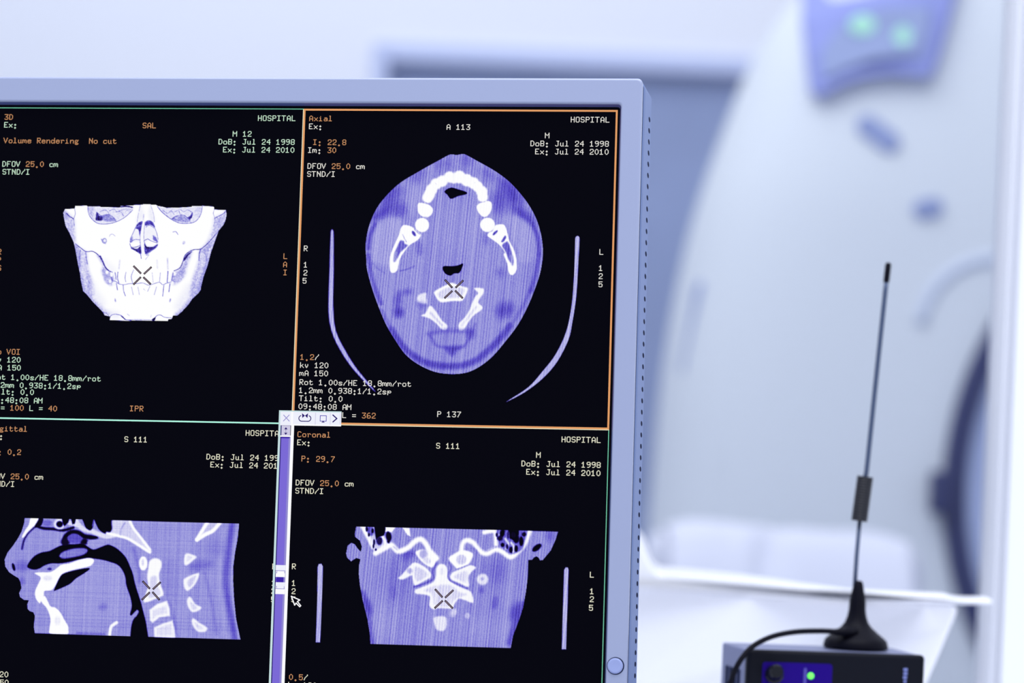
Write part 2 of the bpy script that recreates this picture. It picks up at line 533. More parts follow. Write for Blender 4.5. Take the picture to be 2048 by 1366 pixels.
CAPTIONS = [
    (267, 16, '3D', 'o'),
    (267, 29, 'Ex:', 'g'),
    (501, 29, 'SAL', 'o'),
    (693, 16, 'HOSPITAL', 'g'),
    (652, 42, 'M 12', 'g'),
    (629, 55, 'DoB: Jul 24 1998', 'g'),
    (637, 68, 'Ex: Jul 24 2010', 'g'),
    (267, 55, 'Volume Rendering  No cut', 'o'),
    (267, 94, 'DFOV |25.0| cm', 'gog'),
    (268, 107, 'STND/I', 'g'),
    (744, 241.5, 'L', 'o'),
    (744, 255.0, 'A', 'o'),
    (745, 268.0, 'I', 'o'),
    (266, 239.5, 'R', 'o'),
    (266, 253.0, 'P', 'o'),
    (267, 266.0, 'S', 'o'),
    (266, 403.5, 'No VOI', 'o'),
    (267, 416.5, 'kv 120', 'g'),
    (267, 429.5, 'mA 150', 'g'),
    (267, 445, 'Rot 1.00s/HE 18.8mm/rot', 'g'),
    (266, 458, '1.2mm 0.938:1/1.2sp', 'g'),
    (267, 469.0, 'Tilt: 0.0', 'g'),
    (267, 482.5, '09:48:08 AM', 'g'),
    (267, 495.0, 'W = |100| L = |40', 'gogo'),
    (500, 492.5, 'IPR', 'o'),
    (778, 16, 'Axial', 'o'),
    (778, 29, 'Ex:', 'w'),
    (1004, 29, 'A 113', 'w'),
    (1205, 16, 'HOSPITAL', 'w'),
    (1164, 42, 'M', 'w'),
    (1141, 55, 'DoB: Jul 24 1998', 'w'),
    (1149, 68, 'Ex: Jul 24 2010', 'w'),
    (786, 55, 'I: 22.8', 'o'),
    (778, 68, 'Im: |30', 'wo'),
    (778, 94, 'DFOV |25.0| cm', 'wow'),
    (778, 107, 'STND/I', 'w'),
    (777, 228.5, 'R', 'w'),
    (778, 255.0, '1', 'w'),
    (778, 268.0, '2', 'w'),
    (777, 281.0, '5', 'w'),
    (1257, 229.0, 'L', 'w'),
    (1257, 255.0, '1', 'w'),
    (1257, 268.0, '2', 'w'),
    (1257, 281.0, '5', 'w'),
    (778, 404.5, '1.2|/', 'ow'),
    (778, 417.5, 'kv 120', 'w'),
    (777, 430.5, 'mA 150', 'w'),
    (778, 445, 'Rot 1.00s/HE 18.8mm/rot', 'w'),
    (778, 458, '1.2mm 0.938:1/1.2sp', 'w'),
    (778, 471, 'Tilt: 0.0', 'w'),
    (778, 484, '09:48:08 AM', 'w'),
    (850, 497, 'L = |362', 'wo'),
    (1004, 492.5, 'P 137', 'w'),
    (268, 529.0, 'Sagittal', 'o'),
    (268, 541.5, 'Ex:', 'y'),
    (275, 567.0, 'R: 0.2', 'o'),
    (493, 542.5, 'S 111', 'y'),
    (693, 528.5, 'HOSPITA', 'y'),
    (630, 568.0, 'DoB: Jul 24 199', 'y'),
    (637, 580.5, 'Ex: Jul 24 201', 'y'),
    (266, 606.5, 'DFOV |25.0| cm', 'yoy'),
    (267, 619.0, 'STND/I', 'y'),
    (745, 741.5, 'P', 'y'),
    (745, 767.5, '1', 'y'),
    (745, 780.5, '2', 'y'),
    (745, 794.0, '5', 'y'),
    (271, 926, 'kv 120', 'y'),
    (271, 939, 'mA 150', 'y'),
    (778, 529.0, 'Coronal', 'o'),
    (778, 542.0, 'Ex:', 'y'),
    (1004, 543.0, 'S 111', 'y'),
    (1205, 529.0, 'HOSPITAL', 'y'),
    (1165, 554.5, 'M', 'y'),
    (1142, 568.5, 'DoB: Jul 24 1998', 'y'),
    (1150, 581.5, 'Ex: Jul 24 2010', 'y'),
    (786, 568.0, 'P: 29.7', 'o'),
    (778, 606.5, 'DFOV |25.0| cm', 'yoy'),
    (778, 619.5, 'STND/I', 'y'),
    (777, 740.5, 'R', 'y'),
    (778, 767.0, '1', 'y'),
    (778, 780.0, '2', 'y'),
    (778, 793.0, '5', 'y'),
    (1256, 741.5, 'L', 'y'),
    (1257, 767.5, '1', 'y'),
    (1257, 780.0, '2', 'y'),
    (1256, 793.5, '5', 'y'),
    (779, 916.0, '0.5|/', 'oy'),
    (778, 928.5, 'kv 120', 'y')]
for c in CAPTIONS:
    caption(*c)

# thin coloured borders of the four panes
for (u0, v0, u1, v1, w, tk, rk, bk) in ((256, 0, 768, 512, 1.15, 'teal', 'ivory', 'mint'), (768, 0, 1280, 512, 3.0, 'amber', 'amber', 'amber'), (256, 512, 768, 1024, 1.15, 'mint', 'teal', 'teal'), (768, 512, 1280, 1024, 1.2, 'ivory', 'teal', 'teal')):
    me_parts = ((u0, v0, u1, v0 + w, tk), (u1 - w, v0 + w, u1, v1 - w, rk), (u0, v1 - w, u1, v1, bk), (u0, v0 + w, u0 + w, v1 - w, rk if w > 2 else 'teal'))
    bm = bmesh.new()
    keys = []
    for (a0, b0, a1, b1, k_) in me_parts:
        if k_ not in keys:
            keys.append(k_)
        quad(bm, a0, b0, a1, b1, LAYER['border'])
        bm.faces.ensure_lookup_table()
        bm.faces[-1].material_index = keys.index(k_)
    o = spart('pane_border', bm, INK[keys[0]], 'orange border of the axial pane' if w > 2 else None)
    for k_ in keys[1:]:
        o.data.materials.append(INK[k_])

# ---- the scan pictures: every display pixel of a scan is a face that gives off its own grey-violet
RAMP = np.array([(6, 5, 14), (24, 14, 66), (80, 66, 196), (112, 105, 207), (151, 150, 220), (197, 195, 238), (233, 233, 249), (255, 255, 255)], float)
RAMP_X = np.array([0, 0.2, 0.4, 0.5, 0.6, 0.75, 0.88, 1.0])


def catmull(P, closed):
    P = np.array(P, float).reshape(-1, 2)
    n = len(P)
    out = []
    for i in range(n if closed else n - 1):
        if closed:
            a, b, c, d = P[(i - 1) % n], P[i], P[(i + 1) % n], P[(i + 2) % n]
        else:
            a, b, c, d = P[max(i - 1, 0)], P[i], P[i + 1], P[min(i + 2, n - 1)]
        for t in (0, 0.25, 0.5, 0.75):
            out.append(0.5 * (2 * b + (c - a) * t + (2 * a - 5 * b + 4 * c - d) * t * t + (3 * b - a - 3 * c + d) * t ** 3))
    if not closed:
        out.append(P[-1])
    return np.array(out)


STEP = 0.75


class Scan:
    def __init__(self, u0, v0, u1, v1):
        self.u, self.v = np.arange(u0, u1, STEP), np.arange(v0, v1, STEP)
        self.g = np.zeros((len(self.v), len(self.u)))
        self.first = None

    def op(self, kind, val, soft, opac, w, pts):
        closed = kind in 'fp'
        P = np.array(pts, float).reshape(-1, 2) if kind == 'p' else catmull(pts, closed)
        m = soft + w + 1.5
        i0, i1 = np.searchsorted(self.u, P[:, 0].min() - m), np.searchsorted(self.u, P[:, 0].max() + m)
        j0, j1 = np.searchsorted(self.v, P[:, 1].min() - m), np.searchsorted(self.v, P[:, 1].max() + m)
        if i1 <= i0 or j1 <= j0:
            return
        X, Y = np.meshgrid(self.u[i0:i1], self.v[j0:j1])
        D = np.full(X.shape, 1e9)
        inside = np.zeros(X.shape, bool)
        n = len(P)
        for k in range(n if closed else n - 1):
            (ax, ay), (bx_, by_) = P[k], P[(k + 1) % n]
            dx, dy = bx_ - ax, by_ - ay
            t = np.clip(((X - ax) * dx + (Y - ay) * dy) / (dx * dx + dy * dy + 1e-12), 0, 1)
            D = np.minimum(D, (X - ax - t * dx) ** 2 + (Y - ay - t * dy) ** 2)
            if closed and abs(dy) > 1e-12:
                inside ^= ((ay > Y) != (by_ > Y)) & (X < dx * (Y - ay) / dy + ax)
        D = np.sqrt(D)
        D = np.where(inside, -D, D) if closed else D - w / 2
        s_ = max(soft, 0.8)
        a = np.clip(0.5 - D / s_, 0, 1)
        a = a * a * (3 - 2 * a) * opac
        sub = self.g[j0:j1, i0:i1]
        sub += (val - sub) * a
        if self.first is None:
            self.first = self.g / val

    def build(self, name, grain, label, seed=1):
        rng = np.random.default_rng(seed)
        h, w = self.g.shape
        self.g = self.g * self.first
        X, Y = np.meshgrid(self.u, self.v)
        body = np.clip(self.g * 4, 0, 1) * np.clip((1.04 - self.g) * 6, 0, 1)
        if grain == 'stripes':
            lines = rng.normal(0, 1, 4096)
            pos = (X + 0.075 * (Y - 250)) / 1.5 + 1000
            i = pos.astype(int)
            f = pos - i
            s_ = lines[i] * (1 - f) + lines[i + 1] * f
            s_ += 0.7 * np.sin((X + 0.075 * Y) * 2 * math.pi / 5.2)
            n_ = 0.026 * s_ + rng.normal(0, 0.026, (h, w)) - 0.11 * np.clip(np.sin((X + 0.075 * Y) * 2 * math.pi / 4.3), 0, 1) ** 6
        elif grain == 'weave':
            n_ = 0.022 * np.sin(X * 2 * math.pi / 2.3) + 0.022 * np.sin(Y * 2 * math.pi / 2.3) + 0.02 * rng.normal(0, 1, (1, w)) + 0.014 * rng.normal(0, 1, (h, 1)) + rng.normal(0, 0.02, (h, w))
        else:
            r_ = rng.normal(0, 1, (h + 2, w + 2))
            r_ = sum(r_[p_:p_ + h, q_:q_ + w] for p_ in range(3) for q_ in range(3)) / 3
            n_ = (0.03 * np.sin(X * 2 * math.pi / 2.5) + 0.05 * r_) * np.clip((0.97 - self.g) * 5, 0, 1)
        g_ = np.clip(self.g + n_ * body, 0, 1)
        rgb = np.stack([np.interp(g_, RAMP_X, RAMP[:, k]) for k in range(3)], -1) / 255
        rgb = np.where(rgb <= 0.04045, rgb / 12.92, ((rgb + 0.055) / 1.055) ** 2.4)
        on = self.g > 0.03
        cell = on[:-1, :-1] | on[1:, :-1] | on[:-1, 1:] | on[1:, 1:]
        jj, ii = np.nonzero(cell)
        F = np.stack([jj * w + ii, jj * w + ii + 1, (jj + 1) * w + ii + 1, (jj + 1) * w + ii], -1)
        ids, inv = np.unique(F.ravel(), return_inverse=True)
        co = np.stack([(X.ravel()[ids] - 768) * PX, np.full(len(ids), LAYER['scan']), (512 - Y.ravel()[ids]) * PX], -1)
        me = bpy.data.meshes.new(name)
        me.vertices.add(len(ids))
        me.vertices.foreach_set('co', co.ravel())
        me.loops.add(len(inv))
        me.loops.foreach_set('vertex_index', inv.astype(np.int32).ravel())
        me.polygons.add(len(F))
        me.polygons.foreach_set('loop_start', np.arange(0, len(inv), 4, dtype=np.int32))
        me.update(calc_edges=True)
        ca = me.color_attributes.new('pixels', 'FLOAT_COLOR', 'POINT')
        c4 = np.ones((len(ids), 4), np.float32)
        c4[:, :3] = rgb.reshape(-1, 3)[ids]
        ca.data.foreach_set('color', c4.ravel())
        o = link(name, me, SCANMAT, screen)
        o['label'] = label
        return o


SCANMAT = bpy.data.materials.new('scan_pixels')
SCANMAT.use_nodes = True
nt = SCANMAT.node_tree
nt.nodes.clear()
at_, em, out = [nt.nodes.new(k) for k in ('ShaderNodeVertexColor', 'ShaderNodeEmission', 'ShaderNodeOutputMaterial')]
at_.layer_name = 'pixels'
nt.links.new(at_.outputs[0], em.inputs[0])
nt.links.new(em.outputs[0], out.inputs[0])

SCANS = [
    ('skull_scan', 'mesh', 'bright volume picture of a skull front', [
        ('p',1,0.77,1,0,[393.3,162.5,412.2,161.7,414.6,162.9,434.6,162.8,436.3,163.7,455.5,164.2,468.3,164.4,469.8,161.8,480.9,161.1,489.7,161,492.8,159.8,503.2,159.7,507.9,158.7,519.1,158.6,520.7,159.5,528.6,159.5,531.9,161.3,539.9,162.5,546.4,164.3,565.4,163.8,587.6,162.4,589.1,161.1,603.4,161,606.5,160.4,624,161.5,625.9,162.4,626.1,166.4,645.5,166.9,647,174.7,645.4,184,642.6,191.1,635,200.5,630.8,213.7,623.8,235.6,618.5,259,612.9,276.1,609.6,291.7,609,297.9,605.3,303.4,595.4,312.8,589.5,322.2,578.9,334,572,340,564.9,340.4,562.8,345.8,557.3,346.7,556.6,349.5,535.2,349.3,503.5,349,489.2,350,459.3,349.3,460.3,343.4,450.7,341.6,447.6,336.5,442.2,331.2,430.6,320.4,418.8,307.3,413,302.7,408.2,284.8,406.4,273.9,402.2,258.3,397.2,236.5,393.3,222.4,385.4,206.8,378.5,195.9,374.6,180.3,373.5,174,376.4,167.7,392.4,166.9]),
        ('f',0.7,11.42,0.8,0,[373.9,174,380.7,174.7,391.6,184,393.7,195.8,394.7,217.7,385.4,206.8,377.6,194.3]),
        ('f',0.62,6.85,0.6,0,[374.1,169.3,379.8,172.4,382.6,180.2,376.4,184.9,373.8,178.7]),
        ('l',0.35,1.2,1,1.39,[379.1,174.7,384.1,179.4,391.6,184]),
        ('l',0.5,1,1,0.92,[392.4,167.5,393.9,175.4,391.8,184.5,393.4,195.8]),
        ('f',0.66,13.33,0.85,0,[646.1,168.4,640.3,174.7,627.9,180.3,626.1,193.6,619.8,213.9,616.9,221.7,631.9,201.3,644,188.7]),
        ('l',0.4,1.2,1,1.23,[645.6,168.4,640.3,173.9,629.4,179.5,627.2,181.9]),
        ('l',0.55,1,1,0.77,[626.1,166.7,624.8,173.3,628,181.8,626.5,193.5]),
        ('f',0.64,10.66,0.85,0,[395.2,227.1,405.8,233.2,414.9,238.6,417,250.3,420.2,267.5,427.4,286.1,430.2,312.6,413.8,301.9,407.4,273.9,398.3,236.5]),
        ('f',0.96,8.38,0.55,0,[406.8,236.4,412.5,238.6,414.7,258.2,419.6,289.4,418.6,301.9,413.2,289.4,408.1,264.5]),
        ('l',0.5,1.6,1,1.39,[405.1,234.8,404.5,245.8,405.2,261.4]),
        ('l',0.48,1.6,1,1.39,[414.4,238.2,415.8,248.8,418.2,258.1]),
        ('l',0.58,7.7,0.8,4.01,[396.9,230.2,402.2,258.3,407.9,284.8,412.5,301.2]),
        ('f',0.64,10.66,0.85,0,[629.3,215.3,606.3,231.1,603.8,248.3,599,265.4,592.8,287.3,591.4,312.1,606.1,302.6,612.9,276.1,622.3,235.6]),
        ('f',0.95,7.61,0.5,0,[608.1,237.3,613.8,240.4,614.9,249.7,612.4,265.3,603.8,287.1,601.2,299.6,602,280.9,605.8,259.1]),
        ('f',0.97,2.81,0.7,0,[626.4,220,630.8,212.2,623.8,234,619.5,246.5,619.8,234.1]),
        ('l',0.42,1.4,1,1.39,[606.3,231.1,604.2,238.9,604.2,249.8]),
        ('l',0.55,1.4,1,1.08,[608.8,235.8,614.5,240.4,616.5,249.7,613.3,268.4]),
        ('l',0.58,7.05,0.8,4.01,[618.3,254.3,612.9,276.1,609.7,294.8,604.5,302.6]),
        ('l',0.7,10.9,0.6,6.17,[413.9,305,430.5,318.9,443.8,331.1,456.9,339.5]),
        ('l',0.7,10.9,0.6,6.17,[604.5,304.2,592.4,316.8,580.4,331.7,571.2,338.8]),
        ('f',0.82,19.04,0.5,0,[425.1,304.9,429.2,289.2,436.1,301.6,449.7,320.2,443.7,328,433.8,320.4]),
        ('f',0.82,19.04,0.5,0,[595.3,309,588.2,290.4,579.2,303,567.5,326.4,577.1,329.4,589.3,318.3]),
        ('f',0.6,8.38,0.9,0,[433.4,242.3,441.8,250.1,448.8,264,458.7,271.7,464.1,285.7,458,292,448,281.2,442.6,268.8,443.8,259.4]),
        ('f',0.9,15.23,0.6,0,[446.6,250,453.2,254.6,466.5,267,460.2,270.1,450.3,262.5]),
        ('l',0.3,1.2,1,1.23,[395.9,224.7,405.8,231.7,414.8,237.5,425.2,236.9,433.4,241.1,440.1,248.5,447.1,260.9,453.7,267.9,460.3,270.9]),
        ('l',0.28,1.6,1,1.85,[439.1,244.6,443.5,253.2,448.8,263.3,453.7,267.9]),
        ('f',0.62,9.9,0.85,0,[592.1,234.4,583,242.3,577.2,256.3,569.8,267.3,562,272.1,561.1,287.6,569,287.5,581.2,275,584.5,259.4]),
        ('l',0.3,1.2,1,1.23,[634.8,201.3,624.5,213.8,617,222.4,606.3,231.1,593.7,232.8,581.3,240.7,577.1,253.2,572.7,262.6,563.4,267.4]),
        ('f',0.25,1.6,1,0,[592.2,235.6,582.9,240.7,577.8,250.1,580.9,250.1,586.1,242.2]),
        ('l',0.66,12.83,0.75,7.09,[376.1,195.9,385.6,211.5,393.4,224,397.2,236.5,403.1,259.9,407,277,408.6,286.4,413.2,302.7,419.7,308.1,430.6,321.2,442.3,331.9,448.9,338.1]),
        ('l',0.62,12.83,0.75,7.09,[645.6,187.1,635.1,201.3,630.8,213.7,623.8,235.6,618.5,259,612.9,276.1,609.4,294.8,605.3,303.9,595.5,313.6,578.9,334.8,572.1,340.3]),
        ('l',0.8,16.03,0.5,9.25,[456.9,338,469.7,340.9]),
        ('f',0.7,3.61,0.8,0,[462.3,281,461.7,285.1,459.6,288.4,456.5,290.2,453,290.3,449.7,288.5,447.3,285.3,446.4,281.2,447,277.2,449,273.9,452.2,272,455.7,272,459,273.8,461.3,277]),
        ('f',0.72,3.61,0.8,0,[577.3,276.6,576.8,280.6,574.9,283.9,572.1,285.7,569,285.8,566,284,563.9,280.8,563,276.7,563.6,272.7,565.4,269.4,568.2,267.6,571.4,267.5,574.3,269.3,576.4,272.5]),
        ('f',0.86,2,1,0,[415.5,164.2,417.6,175.2,427.8,187.6,437.5,190.6,461.3,187.3,484.6,173,490,167.5,490.5,162.3,469.8,163.4,468.3,165.6,436.3,164.6]),
        ('l',0.42,1.2,1,1.08,[414.7,163.4,415.9,173.6,420.3,181.4,427.8,188.4,435.9,191.6,450.3,191.3,462.9,188.1,475.4,181.7,484.7,173.8,490,168.2]),
        ('f',0.7,7.61,0.6,0,[415.6,165.8,423.6,165.7,424.4,182.9,419.3,178.3]),
        ('f',0.3,1.6,1,0,[429.9,171.9,434.1,178.1,440.2,179.7,439.7,185.9,429.3,186,428.7,179]),
        ('f',0.6,2.81,1,0,[440.2,178.9,448,175.7,456.2,180.3,462.9,186.5,443.8,187.5]),
        ('l',0.45,1,1,0.92,[431.1,173.5,436.9,178.1,443.3,178.1,449.6,176.1,457.8,180.3,462.9,187]),
        ('l',0.58,1,1,0.92,[435.1,171.9,442.9,168.7,448.6,171.7,451.3,178]),
        ('l',0.58,1,1,0.92,[451,170.2,458.8,167,463.8,171.6,471.7,168.4,481.2,166.8]),
        ('l',0.2,1.4,1,2,[469.8,163.4,479.4,162.4,489,163.9]),
        ('l',0.55,1,1,0.92,[462.2,171.6,470.2,171.6,475.3,178.6]),
        ('l',0.6,1,1,0.77,[478.2,171.5,481.2,168.3,487.6,167.5]),
        ('f',0.86,2,1,0,[605,162.6,603.8,171.9,599.4,181.3,592.5,186.9,582.3,189,569.6,188.5,558.3,184.5,548.5,178.4,538.7,170.6,532.8,163.2,546.4,164.9,565.4,164.5,587.6,163]),
        ('l',0.42,1.2,1,1.08,[605.8,161.8,604.6,171.9,600.2,181.3,593.4,187.3,582.3,189.6,569.6,189.1,558.3,184.8,548.6,178.7,538.7,170.9,531.2,162.4]),
        ('f',0.33,1.6,1,0,[589.8,170.5,590.1,178.3,584.5,184.9,581.2,180.7,586.6,176.8]),
        ('f',0.64,2.4,1,0,[556.6,181.7,564.4,177.7,577.1,177.6,586.9,184.6,580.7,187.7,561.6,185.6]),
        ('l',0.4,1,1,0.92,[555.9,182.5,562.8,177.8,575.4,176.1,583.6,180.7,588.1,175.2]),
        ('l',0.58,1,1,0.92,[540.1,167.8,548.3,173.2,554.5,169.2,559.5,175.4]),
        ('l',0.58,1,1,0.92,[560.9,170.7,568.7,166.8,575.2,170.6,581.4,167.4,587.9,170.5]),
        ('l',0.6,1,1,0.92,[567.2,169.1,570.6,175.3,577,176.1]),
        ('l',0.45,1,1,0.77,[566.3,186.3,570.9,182.4,575.8,185.4]),
        ('f',0.75,9.52,0.6,0,[595.6,164.2,603.5,164.1,602.3,173.5,597.7,178.2]),
        ('f',0.88,11.42,0.7,0,[503.2,161.1,499.1,176,498,187.7,504.3,185.3,508.7,175.9,505.9,166.5]),
        ('f',0.86,9.52,0.7,0,[519.2,161.7,525.4,175.8,527,186.7,520.2,184.4,517.3,174.3]),
        ('l',0.62,0.8,1,0.77,[502.4,160.6,499.5,177.6,498.4,188.5]),
        ('l',0.62,0.8,1,0.77,[519.9,160.5,525.4,175.8,527,187.5]),
        ('l',0.75,2,1,1.85,[508.7,175.9,508.3,186.9]),
        ('f',0.93,1.6,1,0,[498.1,189.3,493.8,199.5,489.5,210.5,488.1,223,490.4,231.6,505.1,240,511.6,243,519.3,238.3,528.6,232.7,534.3,224.1,534.2,214.7,531.4,205.4,527.8,196,523.5,188.3,513.9,186]),
        ('f',0.36,1.6,1,0,[499.4,190.1,507.5,186.6,506.6,194.7,503.5,210.3,501.2,201,496.1,197.9]),
        ('f',0.4,2,1,0,[511.6,188.7,517.8,184.9,525.1,188.6,528.3,196.8,520.5,192.2,512.6,193.9]),
        ('l',0.55,1.2,1,1.23,[496.1,197.9,502.2,193.2,506.3,194.7]),
        ('l',0.6,1.2,1,1.23,[513.5,196.2,519,193,527.1,197.6]),
        ('l',0.5,1,1,0.92,[496,197.1,493.2,204.2,489.6,212.8,488.3,221.4]),
        ('l',0.5,1,1,0.92,[528.4,197.6,532.3,206.9,534.6,216.3]),
        ('f',0.5,2.4,0.7,0,[488,213.6,491.9,212,491.5,221.4,487.6,221.4]),
        ('f',0.42,2.81,0.9,0,[525.3,210.1,531,213.2,534.5,221,528.1,220.2]),
        ('f',0.3,1.6,1,0,[489.5,230,500,232.2,505.8,227.5,507,240.3,498.5,235.7]),
        ('f',0.38,2,1,0,[511.9,221.2,515.7,227.7,523.7,229.7,534.3,223.8,531.7,230.3,522.4,235.9,513.8,240.2]),
        ('f',0.25,1.4,1,0,[512,222.4,515.7,228.2,526.9,228.8,522.2,231.2,514.2,229.8]),
        ('f',1,1.6,1,0,[504.8,224,504.2,225.9,502,227.5,498.6,228.7,494.8,229.1,491.2,228.6,488.6,227.4,487.5,225.6,488.1,223.7,490.3,222,493.7,220.9,497.5,220.5,501.1,221,503.7,222.2]),
        ('l',0.35,1,1,0.92,[487.7,223.8,490.3,229.2,498.2,229.1,505.3,225.9]),
        ('l',0.45,1,1,0.92,[488.3,221.4,496.1,216.7,504.4,217.4]),
        ('f',1,1.6,1,0,[532.6,221.8,531.9,223.7,529.5,225.4,525.9,226.4,521.8,226.7,518,226.1,515.3,224.7,514.2,222.9,514.9,220.9,517.3,219.3,520.9,218.2,525,217.9,528.8,218.6,531.5,219.9]),
        ('l',0.4,1,1,0.92,[512.1,218.1,517.5,215.7,522.5,218.7,532.9,221.8]),
        ('l',0.97,1.2,1,4.01,[509.1,186.8,507.3,210.3,508.9,225.9,511.2,240.7]),
        ('l',0.45,0.8,1,0.77,[507.3,187.6,504.5,201,504.3,215,505.9,229.1,507.6,239.2]),
        ('l',0.5,0.8,1,0.77,[511.1,188.4,510.5,210.3,512.4,225.9,514.3,239.9]),
        ('l',0.4,1,1,1.08,[490.4,231.6,498.5,235.4,505.9,240.3,507.8,247.8]),
        ('l',0.5,1,1,0.92,[533.2,228,522.4,236.7,515.5,242.2,520.3,241.4]),
        ('l',0.62,1,1,0.92,[520.3,242.2,515,249.2]),
        ('f',0.6,1.6,1,0,[449,219.5,448.7,221.5,447.6,223.2,446,224.1,444.2,224.1,442.5,223.2,441.2,221.6,440.7,219.6,441,217.5,442.1,215.9,443.7,215,445.6,215,447.3,215.8,448.5,217.5]),
        ('f',0.92,1.6,1,0,[447.6,219,447.4,220.1,446.9,220.9,446.1,221.3,445.1,221.4,444.3,220.9,443.7,220.1,443.4,219.1,443.6,218.1,444.1,217.2,444.9,216.8,445.9,216.8,446.7,217.2,447.3,218]),
        ('l',0.62,1.2,1,1.23,[439.5,216.5,442.1,221.1,447,224.2]),
        ('l',0.75,1.2,1,1.08,[452.9,212.4,454.3,209.3,458.3,208.5,462.4,211.5]),
        ('l',0.6,1.2,1,1.23,[558.8,203.9,563.6,203.2,567.3,207.8]),
        ('f',0.78,2,1,0,[579.8,222,579.1,223.2,578.2,224,577.2,224.3,576.2,224,575.6,223.1,575.3,221.9,575.5,220.6,576.2,219.4,577.1,218.5,578.1,218.3,579.1,218.6,579.7,219.5,580,220.7]),
        ('l',0.55,1.2,1,1.08,[457.7,284.2,467.3,286,471.4,289.5,480.3,291,489.7,289.3,500.9,289.1,511.9,287.8,521.6,291.2,531,288.8,539.7,286.3,545.4,290.2,551.6,287.8,559.4,285.3,564,281.4]),
        ('l',0.5,1.4,1,1.39,[469.8,270.8,469.4,279.4,471.9,287.9]),
        ('l',0.55,1.2,1,1.08,[483.3,270.7,482.1,279.2,483.6,286.2]),
        ('l',0.55,1.2,1,1.08,[495.9,266.6,492.4,277.6,495.3,288.4]),
        ('l',0.7,1.2,1,0.92,[527.1,270.9,529.3,286.5]),
        ('l',0.62,1.2,1,1.08,[540.6,270.8,540.1,284.8]),
        ('l',0.45,1.4,1,1.54,[553.2,268.3,552.8,286.2]),
        ('l',0.45,1.4,1,1.39,[562,270.5,560.1,283]),
        ('l',0.5,1.4,1,1.39,[465.1,271.6,467.2,282.5]),
        ('l',0.5,1.4,1,1.23,[460.3,270.9,459,278,461.6,284.2]),
        ('l',0.84,2.81,1,2.16,[472.1,251.3,471.2,265.3]),
        ('l',0.8,2.81,1,2.16,[551.5,247.3,553,264.4]),
        ('l',0.88,2.81,1,2.16,[534.2,250.6,535.5,263]),
        ('l',0.5,1.2,1,1.23,[479.5,291.7,480.7,301.1,483.9,309.1]),
        ('l',0.66,1.2,1,1.08,[493.6,294.7,496.9,307.1]),
        ('l',0.72,1.2,1,1.08,[504.3,294.6,507.2,307]),
        ('l',0.62,1.2,1,1.08,[524.1,293.5,520.8,301.4]),
        ('l',0.62,1.2,1,1.08,[535.2,294.2,532.1,306.7]),
        ('l',0.45,1.2,1,1.23,[547.5,290.9,546.2,308.8]),
        ('l',0.45,1.4,1,1.39,[557.5,288.5,556.2,301.7]),
        ('l',0.45,1.4,1,1.39,[467.9,288.8,470.3,299.6]),
        ('l',0.75,1.2,1,1.08,[513.9,297.5,516.4,299.9]),
        ('f',0.98,1.6,1,0,[454,271,453.8,272.2,453.2,273.2,452.2,273.8,451,273.8,450,273.2,449.2,272.3,448.9,271.1,449.1,269.8,449.8,268.8,450.8,268.3,451.9,268.3,453,268.8,453.7,269.8]),
        ('f',0.98,1.6,1,0,[461.5,274.5,461.4,276.2,460.8,277.6,459.8,278.3,458.8,278.3,457.8,277.6,457.1,276.2,456.8,274.6,456.9,272.9,457.5,271.5,458.4,270.7,459.5,270.7,460.5,271.5,461.2,272.8]),
        ('f',0.95,1.6,1,0,[459.6,285.8,459.5,287.1,458.9,288.2,458,288.8,457.1,288.8,456.1,288.2,455.5,287.2,455.2,285.8,455.3,284.4,455.9,283.4,456.8,282.7,457.8,282.7,458.7,283.3,459.4,284.4]),
        ('f',0.95,1.6,1,0,[467.5,289.6,467.2,291,466.5,292.2,465.4,292.9,464.1,292.9,462.9,292.3,462.1,291.1,461.7,289.6,461.9,288.1,462.7,286.9,463.8,286.3,465.1,286.2,466.3,286.9,467.1,288.1]),
        ('f',0.95,1.6,1,0,[567,272,566.8,273.5,566.3,274.7,565.5,275.4,564.6,275.4,563.7,274.7,563.1,273.5,562.8,272.1,563,270.6,563.5,269.4,564.3,268.7,565.2,268.7,566.1,269.3,566.7,270.5]),
        ('f',0.95,1.6,1,0,[563.3,287.6,563.2,289.1,562.7,290.3,562,291,561.2,291,560.4,290.3,559.8,289.1,559.5,287.7,559.7,286.2,560.1,285,560.9,284.3,561.7,284.3,562.5,284.9,563.1,286.1]),
        ('f',0.62,2,1,0,[468.6,316.3,468.8,317.6,468.7,318.8,468.3,319.4,467.8,319.5,467.2,319,466.6,318,466.1,316.7,466,315.4,466.1,314.3,466.4,313.6,467,313.5,467.6,314,468.2,315]),
        ('f',0.62,2,1,0,[560.1,315.9,559.6,317.2,559.1,318.2,558.4,318.6,557.9,318.5,557.5,317.8,557.4,316.7,557.6,315.3,558,314.1,558.6,313.1,559.2,312.6,559.8,312.8,560.1,313.5,560.2,314.6]),
        ('l',0.5,1,1,1.08,[459.5,343.4,463.4,340.5,469.7,339.4,479.3,341.9,486,348,495.5,349.1]),
        ('l',0.3,1.4,1,1.54,[478.6,342.3,485.2,347.7]),
        ('l',0.5,1,1,1.08,[532,347.8,538,340.8,544.3,339.9,550.8,343.4,561.9,343.8]),
        ('f',0.15,1.2,1,0,[529.2,348,535.8,343.1,534.4,348.9]),
        ('l',0.55,1,1,0.77,[486,348.5,506.6,347.7,528.8,348]),
        ('l',0.55,1.2,1,1.08,[448.1,336.5,453.7,338,457.1,341.9]),
        ('l',0.8,1.6,1,1.39,[488.8,339.1,492,341.4]),
        ('l',0.8,1.6,1,1.39,[528.5,340.1,527.8,343.2])]),
    ('axial_scan', 'stripes', 'axial slice of a head with the tooth arch', [
